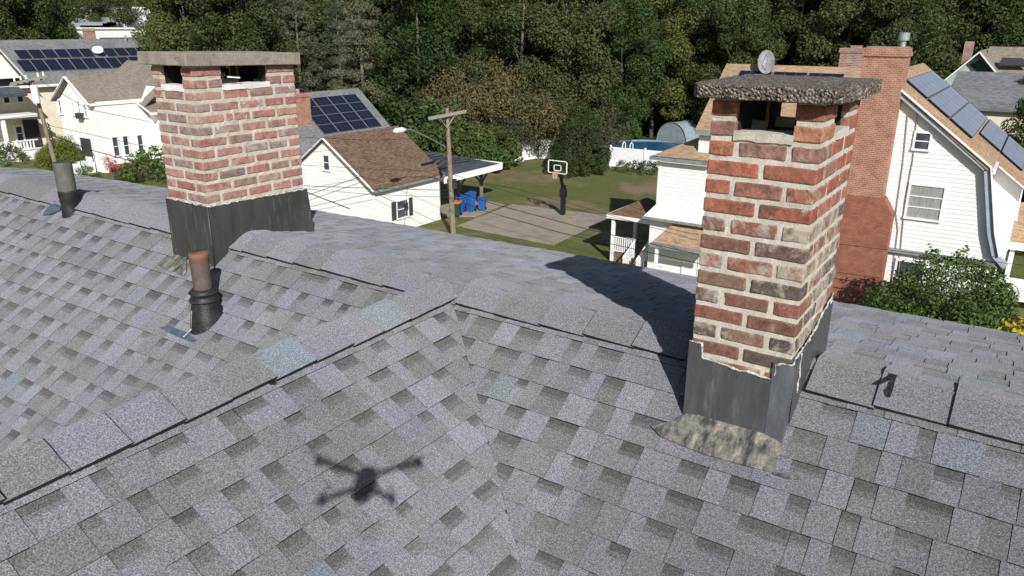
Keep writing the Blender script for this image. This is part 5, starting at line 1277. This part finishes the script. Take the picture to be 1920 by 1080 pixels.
def wires():
    def wire(lab, pts, r=.014):
        P = [on(x, y, a, v) for x, y, a, v in pts]; Q = []
        for i in range(len(P)-1):
            for k in range(10): Q.append(P[i].lerp(P[i+1], k/10))
        Q.append(P[-1]); mb = MB(); mb.tube(Q, r*.95, 5)
        tag(mb.build('overhead_wire', MWIRE), lab, 'wire', 'overhead wires')
    wire('black overhead wire crossing the court, upper of the two thick ones', [(842, 357, 1, 37), (939, 386, 1, 36), (1103, 430, 1, 35), (1300, 475, 1, 34), (1560, 521, 1, 32), (1920, 577, 1, 30)], .02)
    wire('black overhead wire crossing the court, lower of the two thick ones', [(846, 370, 1, 36.5), (900, 393, 1, 36), (1050, 436, 1, 35), (1217, 473, 1, 34), (1300, 492, 1, 33), (1560, 538, 1, 31), (1920, 600, 1, 29)], .02)
    wire('thin overhead wire crossing the lawn behind the basketball pole', [(842, 325, 1, 38), (994, 372, 1, 37), (1147, 408, 1, 36), (1310, 440, 1, 35)], .012)
    wire('second thin overhead wire crossing the lawn above the court', [(842, 335, 1, 38), (960, 352, 1, 37), (1100, 390, 1, 36), (1310, 452, 1, 35)], .012)
    wire('thin wire crossing the red chimney at its band', [(1560, 456, 1, 35), (1660, 468, 1, 35), (1920, 497, 1, 35)], .012)
    wire('thin wire over the garage roof below its peak', [(560, 257, 1, 33), (700, 263, 1, 34), (842, 256, 1, 37)], .012)
    wire('thin wire across the garage gable at window height', [(560, 309, 1, 32), (720, 318, 1, 34), (842, 322, 1, 37)], .012)
    wire('black wire across the garage at its eave', [(560, 348, 1, 32), (700, 353, 1, 34), (842, 357, 1, 37)], .02)
    wire('black wire across the garage just under the eave wire', [(560, 353, 1, 31.8), (690, 364, 1, 33.8), (842, 370, 1, 36.5)], .014)
    wire('slanting wire from the garage wall up to its rake', [(572, 368, 1, 33.9), (675, 331, 1, 33.9)], .02)
    for i, (l_, pts) in enumerate((('overhead wire from the left pole past the white house windows', [(76, 152, 0, -54.8), (165, 205, 0, -50), (300, 232, 0, -44)]),
        ('overhead wire across the middle of the white house wall', [(82, 233, 0, -55), (160, 250, 0, -52), (320, 285, 0, -44)]),
        ('thick overhead wire low across the white house steps', [(88, 250, 0, -55), (170, 281, 0, -52), (320, 322, 0, -44)]),
        ('overhead wire leaving the left frame at the upper windows', [(-10, 180, 0, -60), (62, 172, 0, -55)]),
        ('faint overhead wire leaving the left frame below the crossarm', [(-10, 225, 0, -60), (75, 215, 0, -55)]))):
        wire(l_, pts, .016 if i != 2 else .028)
wires()
def fence(lab, pts, h, posts_every=2.4):
    t = thing('vinyl_fence', lab, 'fence', (pts[0][0], pts[0][1], GZ))
    for (x0, y0), (x1, y1) in zip(pts[:-1], pts[1:]):
        L = math.hypot(x1-x0, y1-y0); k = max(1, round(L/posts_every)); d_ = Vector(((x1-x0)/L, (y1-y0)/L, 0)); nn = Vector((-d_.y, d_.x, 0))*.03
        for i in range(k+1):
            p = Vector((x0, y0, 0))+d_*L*i/k; mb = MB(); mb.box(p.x-.08, p.x+.08, p.y-.08, p.y+.08, GZ-.1, GZ+h+.12)
            mb.add([(p.x-.1, p.y-.1, GZ+h+.12), (p.x+.1, p.y-.1, GZ+h+.12), (p.x+.1, p.y+.1, GZ+h+.12), (p.x-.1, p.y+.1, GZ+h+.12), (p.x, p.y, GZ+h+.25)], [(0, 1, 4), (1, 2, 4), (2, 3, 4), (3, 0, 4), (3, 2, 1, 0)]); mb.build('post', MWTRIM, t)
        for i in range(k):
            a = Vector((x0, y0, 0))+d_*(L*i/k+.09); b = Vector((x0, y0, 0))+d_*(L*(i+1)/k-.09); mb = MB(); Lp = (b-a).length; q = int(Lp/.17)
            for j in range(q):
                s0 = a+d_*(Lp*j/q+.004); s1 = a+d_*(Lp*(j+1)/q-.004); mb.prism([s0-nn*.6+Vector((0, 0, GZ+.1)), s1-nn*.6+Vector((0, 0, GZ+.1)), s1-nn*.6+Vector((0, 0, GZ+h-.1)), s0-nn*.6+Vector((0, 0, GZ+h-.1))], nn*1.2)
            for zz in (GZ+.08, GZ+h-.1): mb.prism([a-nn+Vector((0, 0, zz)), b-nn+Vector((0, 0, zz)), b-nn+Vector((0, 0, zz+.14)), a-nn+Vector((0, 0, zz+.14))], nn*2)
            mb.build('panel', MWTRIM, t)
fence('white vinyl fence in leaf shade running back along the lawn behind the carport', [(-43.2, 56.0), (-43.4, 61.0), (-41.6, 66.8), (-37.5, 68)], 1.9)
fence('white vinyl fence in the sun in front of the round pool', [(-33.5, 67), (-26.5, 67.4)], 1.9, 3.5)
def pool():
    c0 = on(1215, 276, 2, -11.65); R_ = 4.6
    t = thing('swimming_pool', 'round above-ground pool of blue water behind the white fence', 'pool', (c0.x, c0.y+1, GZ))
    cx, cy = c0.x, c0.y+.5
    mb = MB(); ring = [(cx+R_*math.cos(a), cy+R_*math.sin(a)) for a in [k*2*math.pi/40 for k in range(40)]]
    mb.tube([(cx, cy, GZ), (cx, cy, -11.6)], R_, 40, caps=False); mb.grid(lambda a, b: Vector((cx+(R_-.05+.22*b)*math.cos(a*2*math.pi), cy+(R_-.05+.22*b)*math.sin(a*2*math.pi), -11.58)), 40, 1); mb.build('wall', MTARP, t)
    mb = MB(); mb.v = [(x, y, -11.7) for x, y in ring]; mb.f = [list(range(40))]; mb.m = [0]; mb.c = [(1, 1, 1, 1)]; mb.build('water', MWATER, t)
    mb = MB(); lx = on(1170, 274, 1, cy-R_*.75).x
    for px in (1170, 1184):
        x = on(px, 274, 1, cy-R_*.8).x; y = cy-R_*.8
        mb.tube([(x, y-.5, GZ), (x, y-.3, -11.0), (x, y, -10.85), (x, y+.3, -11.0), (x, y+.4, -11.9)], .05, 8)
    mb.build('ladder', MWTRIM, t)
pool()
def tunnel():
    a = on(1258, 271, 2, GZ)
    t = thing('tunnel_shelter', 'grey-blue tarpaulin tunnel shelter with an arched front beyond the pool', 'shelter', (a.x, a.y, GZ))
    D_ = Vector((.25, .97, 0)); S_ = Vector((.97, -.25, 0)); W_, H_ = 2.1, 2.5
    mb = MB(); F_ = lambda u, v: a+Vector((0, 0, .0))+S_*W_*math.cos(math.pi*(1-u))+Vector((0, 0, (H_*math.sin(math.pi*u)**.85)))+D_*(12*v+.25*math.sin(v*20)*0)
    mb.grid(F_, 18, 10); mb.build('cover', MTARP, t, smooth=True)
    mb = MB(); P = [F_(k/18, 0)+D_*.05 for k in range(19)]; mb.prism(P, D_*.03); mb.build('front_panel', MTARP, t)
    mb = MB()
    for v in (0, .25, .5, .75, 1): mb.tube([F_(k/18, v)+Vector((0, 0, .03)) for k in range(19)], .04, 6)
    mb.build('hoop_frame', MGALV, t)
tunnel()

# ================================================================== TREES AND SHRUBS
def leaf_mesh(name, mat, blobs, per, size, seed, flat=1.0, aspect=.6, up=.3):
    """many leaf-sized faces scattered over the shells of clumps (x, y, z, radius)"""
    rs = np.random.RandomState(seed); V = []; 
    for (bx, by, bz, br) in blobs:
        k = max(6, int(per*br*br)); d = rs.normal(size=(k, 3)); d /= np.linalg.norm(d, axis=1)[:, None]
        rr = br*(rs.uniform(.45, 1.08, k)**.5)[:, None]; c = np.array([bx, by, bz])+d*rr*np.array([1, 1, flat])
        nn = d*.8+rs.normal(size=(k, 3))*.55+np.array([0, 0, up]); nn /= np.linalg.norm(nn, axis=1)[:, None]
        r0 = rs.normal(size=(k, 3)); t1 = np.cross(nn, r0); t1 /= np.linalg.norm(t1, axis=1)[:, None]; t2 = np.cross(nn, t1)
        s = size*rs.uniform(.55, 1.25, k)[:, None]
        V.append(np.stack([c+t1*s, c+t2*s*aspect, c-t1*s*.9, c-t2*s*aspect*rs.uniform(.6, 1.2, k)[:, None]], 1).reshape(-1, 3))
    V = np.concatenate(V); nq = len(V)//4
    me = bpy.data.meshes.new(name); me.vertices.add(len(V)); me.vertices.foreach_set('co', V.astype(np.float32).ravel())
    me.loops.add(len(V)); me.loops.foreach_set('vertex_index', np.arange(len(V), dtype=np.int32))
    me.polygons.add(nq); me.polygons.foreach_set('loop_start', np.arange(0, len(V), 4, dtype=np.int32)); me.polygons.foreach_set('loop_total', np.full(nq, 4, dtype=np.int32))
    me.update(calc_edges=True); me.materials.append(mat); return me
def crown_blobs(seed, H, Rr, base, n, kind):
    r = random.Random(seed); B = []
    for i in range(n):
        if kind == 'broad':
            t = r.uniform(0, 1); z = base+(H-base)*t; w_ = math.sin(math.pi*min(1, .16+.78*t))**.7*Rr
            a = r.uniform(0, 6.283); q = w_*math.sqrt(r.uniform(.12, 1)); B.append((q*math.cos(a), q*math.sin(a), z, r.uniform(.55, 1.25)*Rr*.24+.35))
        elif kind == 'pine':
            t = r.uniform(0, 1)**.85; z = base+(H-base)*t; w_ = (1-t)**.7*Rr+.3; a = r.uniform(0, 6.283); q = w_*r.uniform(.35, 1); B.append((q*math.cos(a), q*math.sin(a), z-.15*q, r.uniform(.5, 1.0)*.9))
        elif kind == 'cone':
            t = r.uniform(0, 1); z = base+(H-base)*t; w_ = (1-t**1.8)**.75*Rr; a = r.uniform(0, 6.283); q = w_*math.sqrt(r.uniform(.2, 1)); B.append((q*math.cos(a), q*math.sin(a), z, r.uniform(.6, 1.1)*Rr*.26))
        else:   # mound
            t = r.uniform(0, 1); a = r.uniform(0, 6.283); q = Rr*math.sqrt(r.uniform(0, 1)); zt = base+(H-base)*math.sqrt(max(0, 1-(q/Rr)**2*.9)); B.append((q*math.cos(a), q*math.sin(a), base+(zt-base)*r.uniform(.25, 1), r.uniform(.7, 1.2)*Rr*.22))
    return B
def trunk_mesh(name, H, base, Rr, seed, r0, kind):
    r = random.Random(seed); mb = MB(); lean = Vector((r.uniform(-.5, .5), r.uniform(-.5, .5), 0)); top = H*.9
    P = [Vector((0, 0, -.6))+lean*(k/5)**2+Vector((0, 0, (top+.6)*k/5)) for k in range(6)]
    mb.tube(P, [r0*(1-.16*k) for k in range(6)], 8)
    for i in range(9 if kind != 'pine' else 16):
        t = r.uniform(.25, .9); a = r.uniform(0, 6.283); p = Vector((0, 0, top*t))+lean*t*t; l = Rr*r.uniform(.5, .85)*(1 if kind != 'pine' else (1.1-t)); rise = r.uniform(.5, 1.1) if kind != 'pine' else -.05
        e = p+Vector((math.cos(a)*l, math.sin(a)*l, l*rise)); mb.tube([p, p.lerp(e, .5)+Vector((0, 0, l*.08)), e], [r0*.35*(1.1-t), r0*.25*(1.1-t), r0*.08], 5)
    me = mb.build(name, MBARK, smooth=True); m_ = me.data; bpy.data.objects.remove(me); return m_
def proto(kind, seed, H, Rr, base, n, per, size, mat, r0, aspect=.6):
    cm = leaf_mesh('crown', mat, crown_blobs(seed, H, Rr, base, n, kind), per, size, seed, .8 if kind == 'broad' else .55 if kind == 'pine' else 1, aspect)
    return cm, trunk_mesh('trunk', H, base, Rr, seed+5, r0, kind)
PB = [proto('broad', 40+i, 17+i % 3, 4.6+.35*(i % 2), 2.6, 66, 290, .15, MLF if i < 3 else MLF2, .28) for i in range(5)]
PP = [proto('pine', 60+i, 18+i, 4.4, 2.5, 165, 260, .13, MPINE, .30, .35) for i in range(2)]
def place(pr, name, lab, cat, x, y, sc_, rz, group=None, zs=1, mat=None, zoff=0):
    t = thing(name, lab, cat, (x, y, gh(x, y)+zoff), rz, group); t.scale = (sc_, sc_, sc_*zs)
    for nm, me in (('crown', pr[0]), ('trunk', pr[1])):
        o = bpy.data.objects.new(nm, me); C.objects.link(o); o.parent = t
    return t
rg = random.Random(77)
def dirp(px, D):
    d = _R*(px-960)/FPX + _F - _U*(48-540)/FPX; h = math.hypot(d[0], d[1]); return d[0]/h*D, d[1]/h*D
LM = [(40, 'above the left end of the cream house'), (110, 'above the solar roof at the left'), (180, 'above the white industrial roof'), (240, 'above the industrial tower block'), (300, 'left of the left chimney slab'), (350, 'above the left end of the left chimney slab'), (420, 'above the middle of the left chimney'), (480, 'above the right part of the left chimney'), (540, 'above the right end of the left chimney slab'), (600, 'above the red chimney of the grey-roofed house'), (660, 'above the grey roof with solar panels'), (720, 'above the right end of the grey roof'), (790, 'above the garage roof'), (860, 'above the leaning pole crossarm'), (930, 'above the left of the tan thicket'), (1000, 'above the middle of the tan thicket'), (1060, 'above the basketball backboard'), (1120, 'above the dense evergreen'), (1190, 'above the left edge of the pool'), (1260, 'above the right edge of the pool'), (1330, 'left of the satellite dish'), (1400, 'just left of the satellite dish'), (1470, 'behind the satellite dish'), (1540, 'above the middle of the pebbly slab'), (1620, 'above the short old chimney'), (1690, 'above the tall red chimney'), (1760, 'right of the steel flue'), (1820, 'left of the thin red chimney'), (1880, 'above the green gable'), (3000, 'at the right edge')]
def lm(px): return [t_ for p_, t_ in LM if px < p_][0]
rows = [(86, 104, 470, 1290, 1.0), (95, 98, 250, 1760, 1.05), (106, 100, 250, 2040, 1.1), (120, 112, -60, 2040, 1.1), (137, 120, -60, 2060, 1.15), (158, 132, -80, 2080, 1.15), (190, 120, -90, 2090, 1.2), (235, 110, -90, 2090, 1.25)]
for ri, (D, step, p0, p1, s_) in enumerate(rows):
    px = p0+rg.uniform(0, 40)
    while px < p1:
        DD = D+rg.uniform(-4, 4); x, y = dirp(px, DD)
        skip_ = (105 < px < 300 and D < 185) or (D > 125 and 300 < px < 1300) or (D > 150 and px > 300 and px < 1500) or (D > 185 and px > 1500) or (1270 < px < 1700 and D < 92) or (1730 < px < 2100 and D < 100) or (D < 90 and 470 < px < 600)
        if not skip_:
            sc_ = s_*rg.uniform(.85, 1.15)
            if 105 < px < 300: sc_ *= 1.0
            if 470 < px < 720 and ri <= 1: pr, k = PP[rg.randrange(2)], 'pine_tree'
            else:
                pr = PB[rg.randrange(5)] if px < 1500 else PB[rg.choice([1, 3, 4, 4])]; k = 'leafy_tree'
            if k == 'pine_tree': place(pr, 'pine_tree', 'grey-green %s pine, %s' % (['front-row', 'second-row'][ri], lm(px)), 'tree', x, y, sc_, rg.uniform(0, 6.28), 'pines at the edge of the wood')
            else: place(pr, 'leafy_tree', '%s leafy tree of the wood, %s' % (['front-row', 'front-row', 'second-row', 'second-row', 'third-row', 'third-row', 'far', 'far'][ri], lm(px)), 'tree', x, y, sc_, rg.uniform(0, 6.28), 'leafy trees of the wood')
        px += step*rg.uniform(.75, 1.2)
by_label = {}
for o in [o for o in C.objects if o.get('group') == 'leafy trees of the wood']: by_label.setdefault(o['label'], []).append(o)
for lab_, L_ in by_label.items():
    if len(L_) < 2: continue
    L_.sort(key=lambda o: -(o.location.x*_F[1]-o.location.y*_F[0])*-1)
    for o, w_ in zip(L_, (['left', 'right'] if len(L_) == 2 else ['left', 'middle', 'right', 'rightmost'])): o['label'] = lab_.replace(' of the wood,', '')+', '+w_+' one'
# trees just behind the gambrel house at the right edge
for x, y, s_, i, lab in ((.6, 56.5, .52, 1, 'dark tree beyond the lower solar panels at the right edge'), (3.4, 54, .5, 3, 'dark tree cut by the right edge beside the gambrel roof'), (-1.0, 66.5, .5, 2, 'small tree in front of the grey shed roof')):
    place(PB[i], 'leafy_tree', lab, 'tree', x, y, s_, i)
# single trees by the left houses
for px, D, s_, lab in ((208, 205, 1.3, 'distant tree above the industrial roof, left of its tower block'), (262, 215, 1.4, 'distant tree behind the industrial tower block'), (30, 112, 1.0, 'leafy tree behind the left end of the cream house roof'), (52, 116, .95, 'leafy tree left of the white industrial building'), (350, 100, 1.0, 'large dark tree right of the white industrial building'), (375, 92, 1.0, 'dark tree behind the left chimney slab'), (440, 88, 1.05, 'dark leafy tree just right of the left chimney slab'), (-20, 108, 1.0, 'tree at the left edge behind the cream house')):
    x, y = dirp(px, D); place(PB[int(px/50) % 5], 'leafy_tree', lab, 'tree', x, y, s_, px*.1)
# undergrowth at the wood's edge
PU = [proto('mound', 80, 4.6, 3.0, .4, 60, 900, .085, MTAN, .10, .35), proto('mound', 81, 4.2, 3.0, .3, 46, 300, .16, MLF, .08), proto('mound', 82, 3.6, 3.2, .3, 46, 300, .17, MBUSH, .08)]
for i, (px, D, s_, k) in enumerate([(885, 82, 1.95, 0), (945, 80, 2.0, 0), (1005, 81, 1.9, 0), (1065, 84, 1.85, 0), (1105, 84, 1.5, 0), (905, 77, .95, 1), (960, 78, 1.0, 0), (1130, 86, 1.1, 1), (1215, 104, 1.2, 1), (1260, 108, 1.5, 2), (1300, 108, 1.3, 1), (1170, 94, .8, 2)]):
    x, y = dirp(px, D)
    lab = ['tan half-bare shrub of the thicket, %s' % ['leftmost, right of the pole', 'second from the left', 'behind the basketball backboard', 'above the backboard, left of the evergreen', 'rightmost, behind the dense evergreen', 'x', 'x'][min(i, 6)] if k == 0 and i < 5 else 'tan half-bare shrub in the low front of the thicket', 'dark green shrub %s' % ('in front of the tan thicket' if px < 1000 else 'right of the evergreen' if px < 1150 else 'behind the pool' if px < 1250 else 'behind the tunnel shelter'), 'fresh green shrub %s the pool' % ('behind the right end of' if px > 1200 else 'left of')][k]
    place(PU[k], 'shrub', lab, 'shrub', x, y, s_, i*1.3, 'undergrowth %s' % ['tan', 'dark', 'bright'][k])
for i, (px, D, s_) in enumerate([(755, 72, 1.0), (790, 70, 1.05), (835, 70, 1.1), (880, 72, 1.05), (925, 74, .9), (770, 80, 1.5), (830, 80, 1.6)]):
    x, y = dirp(px, D); place(PU[1 if i % 3 else 2], 'shrub', ['dark bush above the right end of the garage roof', 'dark bush just left of the leaning pole', 'dark bush behind the leaning pole crossarm', 'dark bush above the carport roof', 'bush hanging over the left end of the shaded fence', 'tall dark bush left of the leaning pole top', 'tall dark bush right of the leaning pole top'][i], 'shrub', x, y, s_, i*2.1, 'bushes behind the carport')
PC = proto('cone', 90, 6.1, 2.7, .15, 130, 900, .10, MCEDAR, .12, .45)
place(PC, 'evergreen_tree', 'broad dense dark evergreen standing on the lawn right of the basketball hoop', 'tree', -34.3, 62.2, 1.0, 0)
PS = proto('mound', 91, 1.5, 1.2, .05, 26, 700, .085, MBUSH, .03)
for i, (px, py, s_) in enumerate([(1165, 322, .8), (1190, 325, .9), (1212, 326, .95), (1236, 328, 1.0)]):
    q = on(px, py, 2, GZ); place(PS, 'shrub', 'low green shrub against the sunny white pool fence, %s' % ['leftmost', 'second from the left', 'second from the right', 'rightmost'][i], 'shrub', q.x, q.y, s_*.85, i, 'shrubs along the pool fence')
PG = proto('mound', 93, 3.7, 2.75, .1, 150, 900, .07, MBUSH, .08)
PG1 = (leaf_mesh('crown', MBUSH, crown_blobs(93, 3.7, 2.75, .1, 150, 'mound')+[(-.9, 0, 3.7, .35), (-.75, .1, 3.95, .25), (-.7, .1, 4.2, .16), (-1.0, 0, 4.45, .12), (.1, .1, 3.8, .35), (.3, 0, 4.1, .25), (.4, 0, 4.35, .14), (1.2, 0, 3.6, .35), (1.5, .1, 3.3, .4), (-.2, .2, 3.6, .4), (.8, 0, 3.5, .4), (-1.7, 0, 3.0, .5), (2.2, 0, 2.6, .5)], 900, .07, 93, 1, .6), PG[1])
place(PG1, 'bush', 'large round green bush in front of the white gable wall', 'bush', -1.75, 34.3, 1.0, .5, zs=1.06)
PY = proto('mound', 94, 1.9, 1.5, .1, 36, 800, .06, MYEL, .04)
q = on(1925, 612, 1, 32); place(PY, 'yellow_bush', 'bright yellow flowering bush at the right edge below the green bush', 'bush', q.x+1.2, 32, 1.85, .4)
q = on(1922, 575, 1, 36); place(PG, 'bush', 'dark bush cut by the right edge above the yellow bush', 'bush', q.x+2.0, 36, .72, 2)
# clipped mound and shrubs by the left houses
q = on(113, 312, 2, GZ); PH = proto('mound', 95, 2.1, 1.9, .05, 220, 1500, .05, MHEDGE, .08)
place(PH, 'clipped_shrub', 'rounded clipped yellow-green shrub in front of the cream house', 'shrub', q.x+1.6, q.y-.3, 1.15, 0, zs=1.15)
q = on(205, 322, 2, GZ); PR = proto('mound', 96, 2.3, .8, .1, 26, 900, .06, MROSE, .04); place(PR, 'flowering_shrub', 'pink and red flowering shrub at the corner of the white house', 'shrub', q.x+1.5, q.y-.6, 1.0, 0)
for i, (px, py, s_, lab) in enumerate([(262, 335, 1.5, 'loose green shrub in front of the white house side windows'), (292, 335, 1.9, 'green shrub nearest the left chimney below the white house'), (240, 338, 1.1, 'low brownish shrub at the red foundation of the white house'), (20, 303, 1.3, 'dark shrub in front of the porch railing at the left edge'), (165, 330, .8, 'low dark plant at the foot of the white house steps')]):
    q = on(px, py, 2, GZ); place(PS if i != 2 else PU[0], 'shrub', lab, 'shrub', q.x+1.5, q.y-.8, s_*(1 if i != 2 else .3), i)
